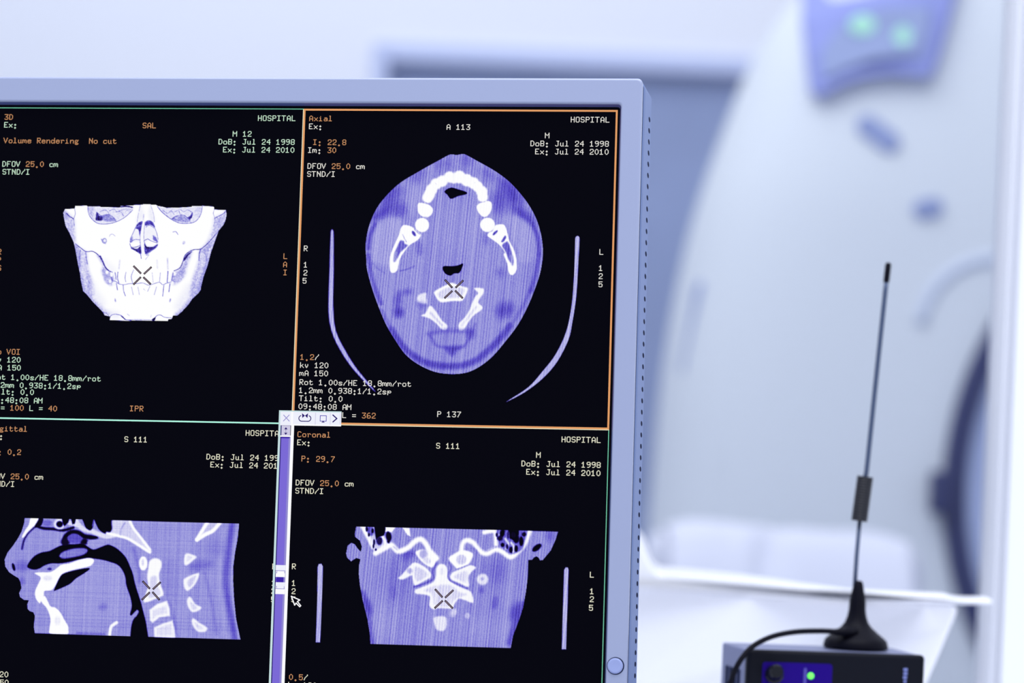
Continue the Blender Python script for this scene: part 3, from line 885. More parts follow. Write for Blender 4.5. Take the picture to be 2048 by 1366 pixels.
        ('f',0.605,0.9,1,0,[1021.4,74.2,1013,73.2,1006.3,75.5,991.5,83.9,973.6,93.9,955.8,104.5,938,115.2,923.2,126.7,908.6,141.9,895.5,159.3,885.6,180.6,879.6,203.2,877.8,225.8,879.5,242.4,880.7,257.8,886.5,279.3,895.1,303.8,905.3,328.3,917,352.7,931.8,375.5,946.4,395.2,962.3,408.7,981.2,419.1,999.9,425.7,1020,428.1,1038.4,427.4,1055.2,423.3,1073.3,413.1,1091.3,397.6,1109,375.9,1128.1,349.7,1142.6,322.1,1154,292.9,1162.4,265.3,1166.2,239.2,1165.6,221.3,1162,200.4,1153.9,176.6,1141.2,154.2,1127.2,136.4,1110.1,118.5,1091.7,104.3,1073.3,93.2,1057.9,85,1044.1,77.6,1034.9,73.1,1030.4,72.7]),
        ('l',0.4,8.34,0.85,10.17,[925,358.7,942.9,383,962,399.6,984,410.7,1007.3,414.9,1027.3,415.3,1045.7,412.8,1065.4,404.1,1083.3,388.5,1101.1,370,1115.9,349.9]),
        ('l',0.46,6.41,0.6,6.17,[908.4,328.3,925,360.3]),
        ('l',0.46,6.41,0.6,5.55,[1117.4,349.9,1134.9,320.6,1147.8,291.4]),
        ('l',0.42,7.05,0.75,6.47,[883.1,237.7,887.8,263.9,894.6,288.4,906.4,316]),
        ('l',0.42,7.05,0.75,6.78,[1160,236.2,1155.5,265.4,1147.9,293]),
        ('l',0.4,6.87,0.8,6.61,[882.7,227.3,885,206.2,892,188]),
        ('l',0.42,6.87,0.8,6.91,[1160,233.3,1157,208,1148.1,185.6]),
        ('f',0.44,23.44,0.8624999999999999,0,[930.2,125.1,933.5,130.6,933.3,138.5,929.8,147.1,923.5,154.9,915.8,160.2,908.2,162,902.1,160,898.9,154.6,899,146.7,902.6,138,908.8,130.3,916.5,124.9,924.1,123.1]),
        ('f',0.4,18.75,0.9199999999999999,0,[916.5,159.3,917,163,914.6,168.1,909.6,173.5,903.2,178.2,896.4,181.2,890.8,182,887.4,180.4,886.8,176.7,889.3,171.6,894.3,166.2,900.7,161.5,907.5,158.5,913.1,157.7]),
        ('f',0.44,23.44,0.8624999999999999,0,[942.7,163.5,941.5,168.7,937.9,172.9,932.5,175.3,926.4,175.4,920.9,173.1,916.9,168.9,915.4,163.7,916.6,158.5,920.2,154.2,925.6,151.9,931.7,151.8,937.2,154.1,941.1,158.2]),
        ('f',0.45,23.44,0.575,0,[970.5,100.7,971.5,104.7,969.9,109.4,966.2,113.6,961.1,116.7,955.5,117.9,950.6,117.1,947.4,114.4,946.4,110.4,948,105.7,951.7,101.5,956.8,98.4,962.4,97.2,967.3,98]),
        ('f',0.48,18.75,0.575,0,[1047.3,82.8,1046.6,86.7,1044.1,89.9,1040.6,91.7,1036.5,91.7,1032.9,90,1030.2,86.8,1029.2,82.9,1030,79,1032.4,75.8,1036,74.1,1040,74,1043.7,75.8,1046.3,78.9]),
        ('f',0.48,23.44,0.575,0,[1011,83,1012.1,87,1010.9,91.4,1007.7,95.4,1003.1,98.1,998.1,99.1,993.5,98,990.4,95.3,989.4,91.3,990.6,86.8,993.8,82.9,998.3,80.2,1003.4,79.2,1007.9,80.3]),
        ('f',0.4,28.12,0.8624999999999999,0,[1121.4,125.7,1127,135.4,1129.3,144.8,1127.9,152,1123.1,155.5,1115.8,154.6,1107.5,149.6,1099.8,141.3,1094.2,131.5,1091.9,122.1,1093.3,115,1098.1,111.5,1105.4,112.3,1113.7,117.4]),
        ('f',0.4,18.75,0.9199999999999999,0,[1148,183.2,1144.5,184.4,1138.6,183,1131.6,179.2,1124.8,173.7,1119.6,167.6,1116.9,162.1,1117.4,158.4,1121,157.1,1126.8,158.5,1133.8,162.4,1140.7,167.9,1145.9,174,1148.5,179.4]),
        ('f',0.44,28.12,0.8049999999999999,0,[1106.6,150,1105.5,157.8,1102,164.1,1096.6,167.7,1090.6,167.7,1085.1,164.3,1081.2,158.1,1079.6,150.3,1080.7,142.4,1084.2,136.1,1089.5,132.6,1095.6,132.6,1101.1,136,1105,142.2]),
        ('f',0.46,23.44,0.575,0,[1086.2,113.8,1082.8,116.1,1077.6,116.3,1071.6,114.4,1066,110.6,1061.9,105.7,1060.1,100.7,1061,96.7,1064.4,94.3,1069.7,94.1,1075.7,96.1,1081.3,99.9,1085.4,104.7,1087.1,109.7]),
        ('f',0.66,10.55,0.8,0,[891,203.1,901,184.9,917.4,178,935.7,181.6,931.9,202.7,919.3,232.9,918.5,254,892.6,248.2,888.7,225.7]),
        ('f',0.66,10.55,0.8,0,[1102.9,177,1120.8,172.4,1137.6,182.7,1150.1,200.6,1153.7,222.9,1148.4,245.4,1129,245.6,1124,227.7,1111.1,197.9]),
        ('f',0.66,14.06,0.6,0,[950.7,131.7,962.6,127.1,965,151.2,957.8,163.3,952.1,172.4,945.5,157.4]),
        ('f',0.64,42.19,0.575,0,[1056.9,194,1054,212.2,1044.9,226.9,1031.3,235.2,1015.9,235.3,1001.7,227.4,991.6,212.8,987.6,194.6,990.4,176.4,999.6,161.6,1013.2,153.4,1028.7,153.2,1042.8,161.2,1052.9,175.8]),
        ('f',0.48,11.72,0.8049999999999999,0,[970.5,226.4,970.2,231.6,969.1,235.8,967.4,238.1,965.4,238.1,963.5,235.8,962.1,231.7,961.5,226.5,961.7,221.2,962.8,217,964.6,214.7,966.6,214.7,968.5,217,969.9,221.2]),
        ('f',0.5,14.06,0.69,0,[1079.9,210.2,1079.5,214.1,1077.9,217.3,1075.5,219,1072.9,219.1,1070.4,217.4,1068.6,214.2,1067.9,210.4,1068.4,206.4,1070,203.3,1072.3,201.5,1075,201.5,1077.5,203.2,1079.2,206.3]),
        ('f',1,4,1,0,[1020.3,110.1,1019.5,114,1017.1,117.2,1013.5,119,1009.5,119,1005.8,117.3,1003.2,114.2,1002.2,110.2,1002.9,106.3,1005.3,103.2,1008.9,101.4,1013,101.4,1016.6,103.1,1019.3,106.2]),
        ('f',1,4,1,0,[1037.3,110,1036.5,114.4,1033.7,118,1029.7,120,1025.1,120.1,1020.9,118.1,1018,114.6,1016.8,110.1,1017.7,105.7,1020.4,102.1,1024.5,100.1,1029,100.1,1033.2,102,1036.2,105.6]),
        ('f',1,4,1,0,[1008.4,117,1007.7,120.9,1005.3,124.1,1001.7,125.8,997.6,125.9,993.9,124.2,991.3,121,990.3,117.1,991.1,113.2,993.5,110,997.1,108.3,1001.1,108.2,1004.8,109.9,1007.4,113.1]),
        ('f',1,4,1,0,[1049.3,115.2,1048.4,119.5,1045.8,123,1041.8,124.9,1037.4,124.9,1033.4,123.1,1030.5,119.6,1029.4,115.3,1030.2,111,1032.9,107.5,1036.8,105.6,1041.2,105.5,1045.3,107.4,1048.1,110.9]),
        ('f',1,4,1,0,[998.8,121.6,998,125.5,995.6,128.7,992,130.4,988,130.5,984.3,128.8,981.7,125.6,980.6,121.7,981.4,117.8,983.8,114.6,987.4,112.8,991.4,112.8,995.1,114.5,997.7,117.7]),
        ('f',1,4,1,0,[1059.3,119.6,1058.5,123.7,1056.1,126.9,1052.4,128.8,1048.2,128.8,1044.4,127,1041.7,123.8,1040.7,119.8,1041.5,115.7,1044,112.4,1047.6,110.6,1051.8,110.6,1055.6,112.3,1058.3,115.6]),
        ('f',1,4,1,0,[991.8,130.7,991,134.6,988.6,137.8,985.1,139.5,981,139.6,977.3,137.8,974.7,134.7,973.7,130.8,974.4,126.9,976.8,123.7,980.4,121.9,984.5,121.9,988.2,123.6,990.8,126.8]),
        ('f',1,4,1,0,[1065.9,125.6,1065.1,129.2,1062.9,132.2,1059.6,133.8,1055.8,133.9,1052.4,132.3,1049.9,129.4,1049,125.7,1049.7,122,1052,119.1,1055.3,117.4,1059,117.4,1062.5,119,1064.9,121.9]),
        ('f',1,4,1,0,[988.3,139,987.5,142.9,985.1,146.1,981.5,147.8,977.5,147.9,973.8,146.2,971.2,143,970.2,139.1,970.9,135.2,973.3,132,976.9,130.3,981,130.2,984.7,131.9,987.3,135.1]),
        ('f',1,4,1,0,[1073.3,133.5,1072.6,137.4,1070.2,140.6,1066.6,142.3,1062.6,142.4,1058.9,140.6,1056.3,137.5,1055.3,133.6,1056,129.7,1058.5,126.5,1062,124.8,1066,124.7,1069.7,126.5,1072.3,129.6]),
        ('f',1,4,1,0,[985,144.3,984.3,147.9,982,150.9,978.7,152.5,974.9,152.6,971.5,151,969,148.1,968.1,144.4,968.8,140.7,971,137.8,974.4,136.1,978.1,136.1,981.6,137.7,984,140.6]),
        ('f',1,4,1,0,[1074.5,142,1073.8,145.7,1071.5,148.6,1068.2,150.3,1064.5,150.3,1061,148.7,1058.6,145.8,1057.7,142.2,1058.4,138.5,1060.6,135.6,1063.9,133.9,1067.7,133.9,1071.1,135.5,1073.6,138.4]),
        ('f',1,4,1,0,[1024.2,114.6,1023.7,117.2,1022.1,119.3,1019.7,120.5,1017,120.5,1014.6,119.4,1012.8,117.3,1012.1,114.7,1012.6,112.1,1014.3,110,1016.6,108.8,1019.3,108.8,1021.8,109.9,1023.5,112]),
        ('f',1,2.28,1,0,[962.8,152.7,978.7,155.6,985.8,163.1,983.1,172.1,974.1,176.3,964.1,171.1,960.8,161.8]),
        ('f',1,2.57,1,0,[980.4,188.4,979.5,193.4,976.4,197.4,971.9,199.6,966.8,199.7,962.1,197.5,958.8,193.6,957.5,188.6,958.4,183.6,961.5,179.6,966,177.4,971.1,177.3,975.8,179.5,979.1,183.5]),
        ('f',1,2.28,1,0,[1058.4,154.9,1069,149.1,1079.3,150,1081.4,159.2,1077.5,169.8,1069.8,174.7,1062.1,169.9,1057.3,161]),
        ('f',1,2.57,1,0,[1087.2,187.1,1086.2,192.1,1083,196.1,1078.3,198.4,1073,198.5,1068.2,196.3,1064.8,192.3,1063.4,187.3,1064.5,182.3,1067.6,178.2,1072.3,176,1077.6,175.9,1082.4,178.1,1085.8,182.1]),
        ('l',0.9,1.43,1,0.75,[1018.1,101.8,1017.7,118.4]),
        ('l',0.6,1.43,1,0.75,[971,150.4,977.1,153.4,982.5,154.1]),
        ('l',0.66,1.43,1,0.75,[1063.1,151.1,1070.5,149.6]),
        ('l',0.6,1.71,1,0.75,[967.3,175.6,976.4,175.5]),
        ('l',0.66,1.71,1,0.75,[1068.3,174.7,1075.9,175.5]),
        ('l',0.85,1.14,1,0.75,[988.4,120.1,990.5,123.1]),
        ('l',0.85,1.14,1,0.75,[1053,118.2,1051.8,120.4]),
        ('f',0,2,1,0,[1003.7,134.3,1008.1,129.8,1015.6,127.5,1026.2,130.4,1038.4,134.1,1039.3,137.8,1026.6,140.9,1014.7,145.5,1008.4,138.8]),
        ('f',1,2.28,1,0,[939.8,188.8,949.7,190.5,957.4,194.9,962.1,199.4,967.5,204.6,962.5,212.9,950.7,220.6,942,231.2,934.8,243.3,932.9,252.6,930.7,262.6,924.1,266.5,919.3,262.7,918.3,248.1,919,238.8,921.5,229.9,926.4,217.8,932,204.2,934.6,193.6]),
        ('f',0.5,3.43,1,0,[934.1,214.4,939.9,214.7,941.9,219.1,946.9,222.1,936,232.7,930.3,243.3,925.2,248.6,925.2,235.9,928.9,225.3]),
        ('l',0.62,4.69,1,4.01,[927.7,234.1,926.1,246.5]),
        ('f',0.4,2.28,1,0,[958,201.1,959.2,203,959.7,204.8,959.6,206.2,958.7,206.8,957.3,206.6,955.7,205.5,954.2,203.9,953,201.9,952.5,200.1,952.7,198.7,953.5,198.1,954.9,198.3,956.5,199.4]),
        ('l',0.62,2,1,1.35,[956.6,194.9,960.5,199.4,965.2,203.1]),
        ('l',0.7,2,1,1.35,[937.7,204.2,942.1,212.4,944.5,216.1]),
        ('f',1,2.28,1,0,[1097.2,186.1,1103.3,188.3,1107.3,198,1111.5,212.9,1119.5,227.8,1123.6,241.2,1124.2,247.3,1124.6,258.1,1121,265.8,1116.4,267.6,1111.7,262.8,1108.9,249,1103.1,235.3,1104.6,230.9,1095.2,219.1,1082.9,210.2,1076,205,1078.1,199.8,1084,196.7,1087.5,188.4]),
        ('f',0.4,2.28,1,0,[1089.5,201.3,1087.7,202.9,1086,203.8,1084.7,204,1084.1,203.4,1084.2,202.1,1085.1,200.4,1086.6,198.6,1088.4,197.1,1090,196.1,1091.3,195.9,1092,196.5,1091.8,197.8,1090.9,199.5]),
        ('f',0.45,2.28,1,0,[1104.1,204.3,1106.1,207.7,1101.8,214.5,1098.1,213.8]),
        ('f',0.5,3.43,1,0,[1105.9,214.5,1110.1,215.9,1116.7,233.8,1119.3,247.9,1112.5,245.8,1106.1,230.9,1099.8,220.5]),
        ('l',0.62,4.69,1,3.7,[1115.2,236.7,1117.4,250.5]),
        ('f',0,1.76,1,0,[1005.1,256.4,1008.1,254.5,1020.5,254.6,1029.7,253,1037.4,250.3,1036,257.5,1031.7,265.3,1024,266.1,1017.9,269.7,1010.1,267.1,1005.6,261]),
        ('f',1,3.51,1,0,[992.5,296.4,1000.1,291,1010.7,285.5,1019.8,281.5,1027.6,283.7,1038.6,287.4,1046.3,289.6,1045,297.3,1040.7,306.6,1036.2,310.5,1023.9,310.6,1005.4,312.9,999.1,309.4,994.3,302.6]),
        ('f',0.82,5.27,0.9,0,[1000.3,296.4,1010.9,290.1,1024.7,287.6,1041,291.2,1039,300.5,1034.5,305.1,1017.6,306.1,1003.7,307,998.1,301]),
        ('f',0.9,4.69,1,0,[965.1,309.1,967.9,301.4,978.7,298.2,979.7,305.8,980.8,315,971.5,315.1]),
        ('f',0.96,3.51,1,0,[984.1,321.1,988.7,319.5,996.7,328.6,1006.4,342.3,1015.1,349.8,1013.8,357.2,1006.9,356.8,997.3,347,984.7,338.7,972.9,335.1,979.7,330.4]),
        ('l',0.82,4.1,1,3.39,[987.5,330.3,1006.7,349.9]),
        ('f',0.97,3.51,1,0,[1057.1,289.5,1071,290.1,1072,297,1068.3,303.2,1064,312.4,1071.2,320,1067.5,326.1,1058.5,332.4,1051.1,341.6,1042.3,355.5,1036.2,358.7,1033.6,348,1043.2,337.2,1050.5,324.8,1054.8,312.5,1059.1,303.3,1063.5,297.1]),
        ('l',0.84,4.69,1,3.39,[1061.2,320.1,1039,349.5]),
        ('f',0.45,13.47,0.9199999999999999,0,[939.5,310.3,938.1,316.2,936,320.7,933.4,323,931,322.6,929.3,319.6,928.4,314.6,928.8,308.6,930.1,302.8,932.3,298.3,934.8,296,937.2,296.4,939,299.3,939.8,304.3]),
        ('f',0.4,13.47,0.9774999999999999,0,[943.1,330.1,942.4,333.8,940.5,336.7,937.6,338.4,934.3,338.5,931.2,336.9,929,334,928.2,330.3,928.8,326.6,930.8,323.7,933.7,322,937,321.9,940,323.5,942.2,326.4]),
        ('f',0.46,13.47,0.8049999999999999,0,[957,296.9,956.3,298.9,954.2,300.5,951.1,301.5,947.6,301.5,944.5,300.7,942.3,299.1,941.5,297.1,942.2,295.1,944.3,293.5,947.3,292.5,950.8,292.5,953.9,293.3,956.1,294.9]),
        ('f',0.42,21.64,0.8624999999999999,0,[1120.4,317.8,1121.4,322.9,1119.6,328.2,1115.3,332.7,1109.6,335.5,1103.3,336.1,1097.9,334.2,1094.4,330.4,1093.4,325.3,1095.2,319.9,1099.4,315.4,1105.2,312.6,1111.5,312.1,1116.9,313.9]),
        ('f',0.46,14.43,0.575,0,[1104,264.4,1103.5,267.8,1101.9,270.4,1099.5,271.9,1096.7,272,1094.2,270.5,1092.4,267.9,1091.7,264.6,1092.2,261.2,1093.9,258.6,1096.3,257,1099,257,1101.5,258.5,1103.3,261.1]),
        ('l',0.46,9.62,0.7,6.17,[985.5,364,1007,359.1,1022.4,358.9,1037.8,358.7,1054.7,359.9]),
        ('l',0.46,7.05,0.75,4.01,[988.7,367,998.5,382.2,1021.7,386.4,1043.2,383,1054.8,363,1060.5,347.6]),
        ('f',0.4,10.1,0.85,0,[1014,385,1041.6,383.1,1032.6,390.8,1024.4,398.6]),
        ('f',0.42,14.43,0.8049999999999999,0,[1060.2,362.9,1059.6,366.2,1057.8,368.9,1055.1,370.4,1052,370.5,1049.2,369.1,1047.2,366.4,1046.4,363.1,1047,359.8,1048.8,357.1,1051.5,355.6,1054.6,355.6,1057.4,357,1059.4,359.6]),
        ('f',0.5,12.02,0.69,0,[979.3,318.1,978.6,320.1,976.5,321.7,973.5,322.7,970,322.7,966.9,321.9,964.7,320.3,963.9,318.3,964.6,316.3,966.7,314.7,969.7,313.7,973.2,313.7,976.3,314.5,978.5,316.1]),
        ('l',0.46,3.51,0.8,1.85,[935.6,263.3,947.9,260.1,958.6,255.4]),
        ('l',0.5,4.1,0.6,2.16,[890.1,250,898.2,259.1,910.9,266.7])]),
    ('sagittal_scan', 'weave', 'side slice of a face and neck', [
        ('p',0.6,0.8,1,0,[332.2,673.7,428.2,673.5,480.8,673.8,687.9,674.2,686.2,700.1,683,720.7,681,742.9,681.5,763.4,684.4,794.8,688.9,826.2,697.5,859.3,545.8,859.3,516,858.9,357.8,858.6,355.6,848.1,356.1,840.1,356.5,830.6,353.7,825.1,347.9,823.6,343.6,819.8,343.2,811.8,345.4,806.2,337.1,805.6,330.3,801.1,328.7,794.7,332.1,786.7,330,777.2,326.4,770.9,320.5,767.9,310.2,761.7,303.2,752.3,301.8,741.2,306.2,729.9,314.8,718.5,322.5,706.4,327.8,695.8,331.3,683]),
        ('l',0.42,9.99,0.85,8.96,[676.3,675,671.6,719.4,669.3,763.7,673.9,795.1,684.7,842.1,687.7,857.7]),
        ('l',0.66,3.04,0.7,2.56,[685.6,676.4,679.8,741.3,682.8,794.9,694.1,855.9]),
        ('l',0.5,7.99,0.6,4.16,[634.9,755.1,648.3,803.7,658.3,850.7]),
        ('l',0.66,7.99,0.6,4.16,[662.9,684.8,659,748.2,664.8,811.1,674.7,856.5]),
        ('f',0.48,19.97,0.8049999999999999,0,[647,738.9,645.7,742.3,641,745.7,633.7,748.6,625.2,750.3,617.3,750.4,611.4,749,608.9,746.4,610.1,743,614.8,739.5,622.2,736.7,630.6,735,638.6,734.8,644.4,736.2]),
        ('f',0.52,24.97,0.575,0,[665.7,713.2,664.3,719.4,660,724.5,653.6,727.4,646.4,727.6,639.8,725,635.1,720.1,633.2,714,634.6,707.8,638.9,702.7,645.3,699.8,652.5,699.7,659.1,702.2,663.8,707.1]),
        ('l',0.48,8.66,0.65,5.44,[515.2,718.5,524.6,745.2,528.1,770.5]),
        ('l',0.5,8.66,0.6,5.44,[578.4,802.4,586,829,593.7,857.2]),
        ('f',0.52,24.97,0.45999999999999996,0,[586.6,765.8,586.2,779.6,584,790.6,580.3,796.8,576,796.9,571.8,790.9,568.6,780,567.1,766.3,567.5,752.6,569.7,741.5,573.4,735.3,577.7,735.2,581.9,741.2,585.1,752.1]),
        ('f',0.66,26.22,0.3,0,[363.4,803.4,443.1,747.2,484,746.2,499.7,768,509.3,799.5,512.3,831.1,431.3,849.1,397,818.3]),
        ('f',0.5,11.98,0.8049999999999999,0,[475.8,810.6,475.9,812.8,474.7,815.1,472.3,817,469.3,818.1,466.2,818.3,463.7,817.5,462.2,815.9,462,813.7,463.3,811.4,465.6,809.5,468.7,808.3,471.8,808.1,474.3,809]),
        ('f',0.48,9.99,0.69,0,[337.3,775.4,337,778.2,335.7,780.4,333.8,781.7,331.6,781.8,329.5,780.6,328.1,778.4,327.4,775.6,327.8,772.9,329.1,770.6,331,769.3,333.2,769.3,335.2,770.5,336.7,772.6]),
        ('f',0.45,17.48,0.69,0,[344.5,751.3,343.5,754.8,340.4,757.6,335.8,759.3,330.7,759.4,326,758,322.7,755.3,321.3,751.9,322.3,748.4,325.4,745.6,330,743.9,335.1,743.8,339.8,745.2,343.1,747.9]),
        ('f',0,2.74,1,0,[340.3,751.4,344.1,743.3,351.9,734.4,363.2,728.5,376.2,725.8,389.1,719.1,400.5,714.9,418.5,713.6,430,712.6,436.7,715.6,448.5,721.7,459.8,718.2,471.1,713.5,479.3,714.9,491.1,721.4,503.1,733,510.7,747.1,516.2,759.7,520.1,773.9,525.7,789.6,531.2,803.7,535,816.2,540.7,835,545.8,859.3,545.8,863.3,516.6,862.5,516.5,859.4,517.4,843.6,520.2,832.4,525.6,825.9,528.6,819.5,526,816.4,522.1,819.7,516.6,825.4,514.6,823.1,516.8,810.4,513.7,796.2,506.3,777.4,504.2,764.8,497.9,752.2,489.3,744.5,477.7,740.8,467.3,738.2,452.4,736.2,442.5,736.1,426.2,738.1,410,742.5,393.6,745.3,380.5,745.6,369.1,749.1,361.1,754.1,352.9,756.2,344.6,754.8]),
        ('f',0.54,4.26,1,0,[393,732.6,399.3,726,415.5,720.9,433.6,719.6,439.5,723.5,434.1,730,419.5,734.3,401.5,737.5,394.8,735.7]),
        ('l',0.04,4.16,1,7.04,[400.3,711.7,401.5,702.1,411.1,694.7,422.6,695.2,432.7,700.5,442.6,701.9,452.6,703.3]),
        ('f',0.06,5.47,1,0,[439.7,709.1,439.1,711.2,437.4,712.9,434.8,713.9,431.9,714,429.2,713.1,427.3,711.5,426.5,709.5,427.1,707.4,428.8,705.7,431.4,704.7,434.4,704.6,437,705.5,438.9,707.1]),
        ('f',0.1,4.99,1,0,[409.3,709.9,408.7,712.7,406.7,714.9,403.8,716.2,400.5,716.3,397.5,715.1,395.3,713,394.5,710.2,395.1,707.4,397,705.2,399.9,703.9,403.2,703.8,406.3,705,408.4,707.1]),
        ('f',0.42,4.99,1,0,[404.9,705.2,411.2,697.9,421.1,697.6,429.6,704.6,425,711.1,411.9,712.2]),
        ('f',0.62,3.65,1,0,[438.1,710,451,704.9,467.4,703.7,474.1,708.3,471,712.4,458.1,716.7,448.4,719.3]),
        ('l',0.85,4.16,1,7.36,[407.1,679.6,420.4,682.5,432.2,689.4,445.5,692.3,457.2,696.8,470.5,700.1,483.5,697]),
        ('l',0.85,4.26,1,4.8,[418.3,673.8,423.7,682.4]),
        ('l',0.05,3.65,1,4.16,[356.6,676,354.5,685.6,364.6,689.4,381.2,690.1,397.7,691.8,414,687.1]),
        ('f',0.05,2.74,1,0,[354.8,672.8,363.1,673.3,361.1,683.9,353,688.5,348.8,687]),
        ('f',0.5,4.58,1,0,[378.2,680.3,377.6,682.7,375.7,684.7,372.7,685.9,369.4,685.9,366.4,684.9,364.2,683,363.4,680.6,364,678.2,366,676.2,368.9,675,372.2,675,375.2,676,377.4,677.9]),
        ('f',0.9,4.87,1,0,[399.9,681.9,399.2,685.5,396.7,688.4,393.1,690.1,389,690.2,385.2,688.7,382.6,685.9,381.5,682.3,382.2,678.7,384.6,675.7,388.3,674,392.4,673.9,396.1,675.5,398.8,678.3]),
        ('f',0.03,3.65,1,0,[396.6,681.9,396.2,684.2,394.7,686,392.5,687,390,687.1,387.7,686.1,386.1,684.4,385.4,682.2,385.9,680,387.3,678.2,389.5,677.1,392,677.1,394.3,678,396,679.7]),
        ('p',0,2.74,1,0,[393.8,670.3,407.4,670,405.4,678.9,399.1,685.4,395.9,679.9]),
        ('p',0,2.43,1,0,[409.1,670,418.5,669.8,416.2,681,412.1,681.9]),
        ('f',0,2.74,1,0,[427.9,668,446.8,667.5,447.3,678.7,446.1,686.7,442.1,690.8,435.4,687.3,431.4,679.1]),
        ('l',0.45,3.04,1,1.92,[447.9,673.9,445.9,683.5]),
        ('f',0,2.74,1,0,[448.9,665.9,481.2,665.2,481.1,681.1,476.7,692.3,470.3,695.7,461.9,693,454.2,684.9]),
        ('f',1,2.43,1,0,[343.2,672.8,355.6,672.8,348,687.4,340.1,695.6,333.9,703.7,329,704.6,333.5,694.1,339.6,684.4]),
        ('l',0.2,3.65,1,2.88,[348.1,689,338.6,698.8,332.6,710.1,330.2,723.3]),
        ('f',0.03,2.74,1,0,[319.6,752.5,320.3,755.2,320.4,757.5,319.9,758.9,318.9,759.2,317.6,758.3,316.3,756.3,315.2,753.7,314.6,751,314.5,748.7,315,747.3,316,747,317.2,747.9,318.6,749.9]),
        ('f',1,2.74,1,0,[353.2,762.2,364.7,760.4,377.9,760,387.5,755,397,747.6,410.1,744.9,426.2,738.9,442.5,735.3,450.9,739.1,446.3,747.2,436.6,750.6,417.1,755.1,400.9,761,394.7,767.6,388.7,780.4,382.5,788.5,371,790.4,369.8,798.4,365.3,808.1,362.9,809.7,356.8,801.9,355.4,790.8,360.6,778,363.4,768.4]),
        ('f',0.3,3.04,1,0,[380.9,754.5,380.6,755.4,379.7,756.2,378.4,756.6,377,756.7,375.6,756.3,374.7,755.6,374.3,754.7,374.6,753.8,375.5,753.1,376.8,752.6,378.2,752.6,379.6,753,380.5,753.6]),
        ('f',0.84,5.47,0.8,0,[382.4,769.5,381.8,771.2,379.8,772.6,376.8,773.5,373.5,773.6,370.5,772.9,368.4,771.5,367.6,769.8,368.3,768.1,370.2,766.7,373.2,765.8,376.5,765.7,379.5,766.4,381.6,767.8]),
        ('f',0,2.13,1,0,[386.6,788.8,391.8,775.6,397.8,764.3,407.4,759.3,423.7,754.9,440,751.8,444.1,753.3,435.4,760.2,422.7,768.4,413.2,777.4,402,783.3,390.7,788.3]),
        ('f',1,2.74,1,0,[365.1,803.3,371.4,798.4,376.7,806.2,382.1,814.8,390.4,816.9,399,824.6,406,835.6,412.2,844.9,413.3,851.2,411.2,858.6,384.1,858.5,382.1,850.5,383.1,837.8,381,828.3,375.6,817.3,368.7,810.4]),
        ('f',0.88,5.47,0.8,0,[399.2,837.3,398.9,840.4,397.8,842.9,396,844.4,393.9,844.4,392,843.1,390.6,840.7,390,837.6,390.3,834.5,391.5,832,393.3,830.5,395.3,830.5,397.2,831.8,398.6,834.2]),
        ('l',0.98,3.65,1,4.8,[492.7,837.9,484.3,844.5,482.1,857.5]),
        ('l',0.44,5.47,0.7,3.2,[428.3,856.3,448,856.6,472.6,856.7]),
        ('f',0.8,4.26,1,0,[479.5,671.6,507.4,671.7,512.9,683.5,524.9,697.6,538.6,711.5,545.6,720.9,542.5,725.7,532.4,719.6,517.2,708.9,500.5,701.3,475.8,697.1,478.7,689.1]),
        ('l',1,3.65,1,3.84,[507.6,674.9,514.6,686.7,526.7,700.7,542.2,719.4]),
        ('l',1,3.65,1,4.16,[470.7,694.9,488.9,698.4,505.5,702.8,522.3,711.9,542.4,723.4]),
        ('l',0.62,3.65,1,1.92,[499.5,677.5,493.7,687.2,493,696.7]),
        ('p',0.74,3.04,1,0,[635.7,674.3,656,674.5,645.1,687.6,632.4,692.6,619.7,701.7,627.3,688]),
        ('l',1,3.65,1,5.44,[635.6,673.5,627.3,687.2,619.4,701.4]),
        ('l',1,3.65,1,5.76,[656,673.9,645.1,686.8,632.4,693.4,619.7,702]),
        ('f',1,3.65,1,0,[539.4,741.7,539,746.5,537.2,750.4,534.6,752.6,531.5,752.7,528.7,750.6,526.6,746.8,525.7,742,526.2,737.2,527.9,733.3,530.6,731.1,533.6,731,536.5,733.1,538.5,736.9]),
        ('f',0.8,3.65,1,0,[533.8,740.2,533.7,742.6,533.2,744.5,532.4,745.5,531.4,745.5,530.5,744.5,529.9,742.7,529.6,740.3,529.7,738,530.2,736.1,531,735,531.9,735,532.8,736,533.5,737.9]),
        ('f',0.98,4.26,1,0,[543,738.4,551,733.1,560.9,736.4,562.9,745.8,559.4,758.6,561.7,772.8,568.1,790,561.8,794.9,537.7,804.3,538.8,790.8,542.3,778,540.1,763.8,541.1,751.1]),
        ('f',0.8,4.58,0.9,0,[545.8,763.7,555.5,761.9,557.7,776.1,563.2,790.2,543.9,797,544.8,779.6]),
        ('p',0.97,4.26,1,0,[546.4,815.9,559,806.1,574.3,800.9,578.9,813.4,580.1,824.5,563.2,827.3,552.2,836.3,548,833.2]),
        ('p',0.84,5.47,1,0,[551.3,816.6,572.9,808.1,575.6,820.6,559.8,824.2,551.9,830.8]),
        ('p',0.95,4.26,1,0,[554.9,844.1,568.5,837.4,584.5,832.2,588.3,844.7,590.5,858.9,587.4,860.8,556.4,859.5]),
        ('p',0.84,5.47,1,0,[559.1,845.6,583.1,837,586.4,855.8,559.6,857.4]),
        ('f',0.95,4.26,1,0,[602.8,724.3,619.2,728.6,616.2,733.4,603.6,743.2,600,737]),
        ('f',0.84,3.65,1,0,[605.3,727.4,612.8,730.3,604.9,736.9]),
        ('f',0.96,4.26,1,0,[602.8,763.8,622,755.4,625.3,758.5,619.4,772.9,608.5,783.4,602.6,779.6,600.6,770.2]),
        ('f',0.78,4.87,1,0,[607,767.7,619.7,759.4,616.1,772.2,609.1,777.9]),
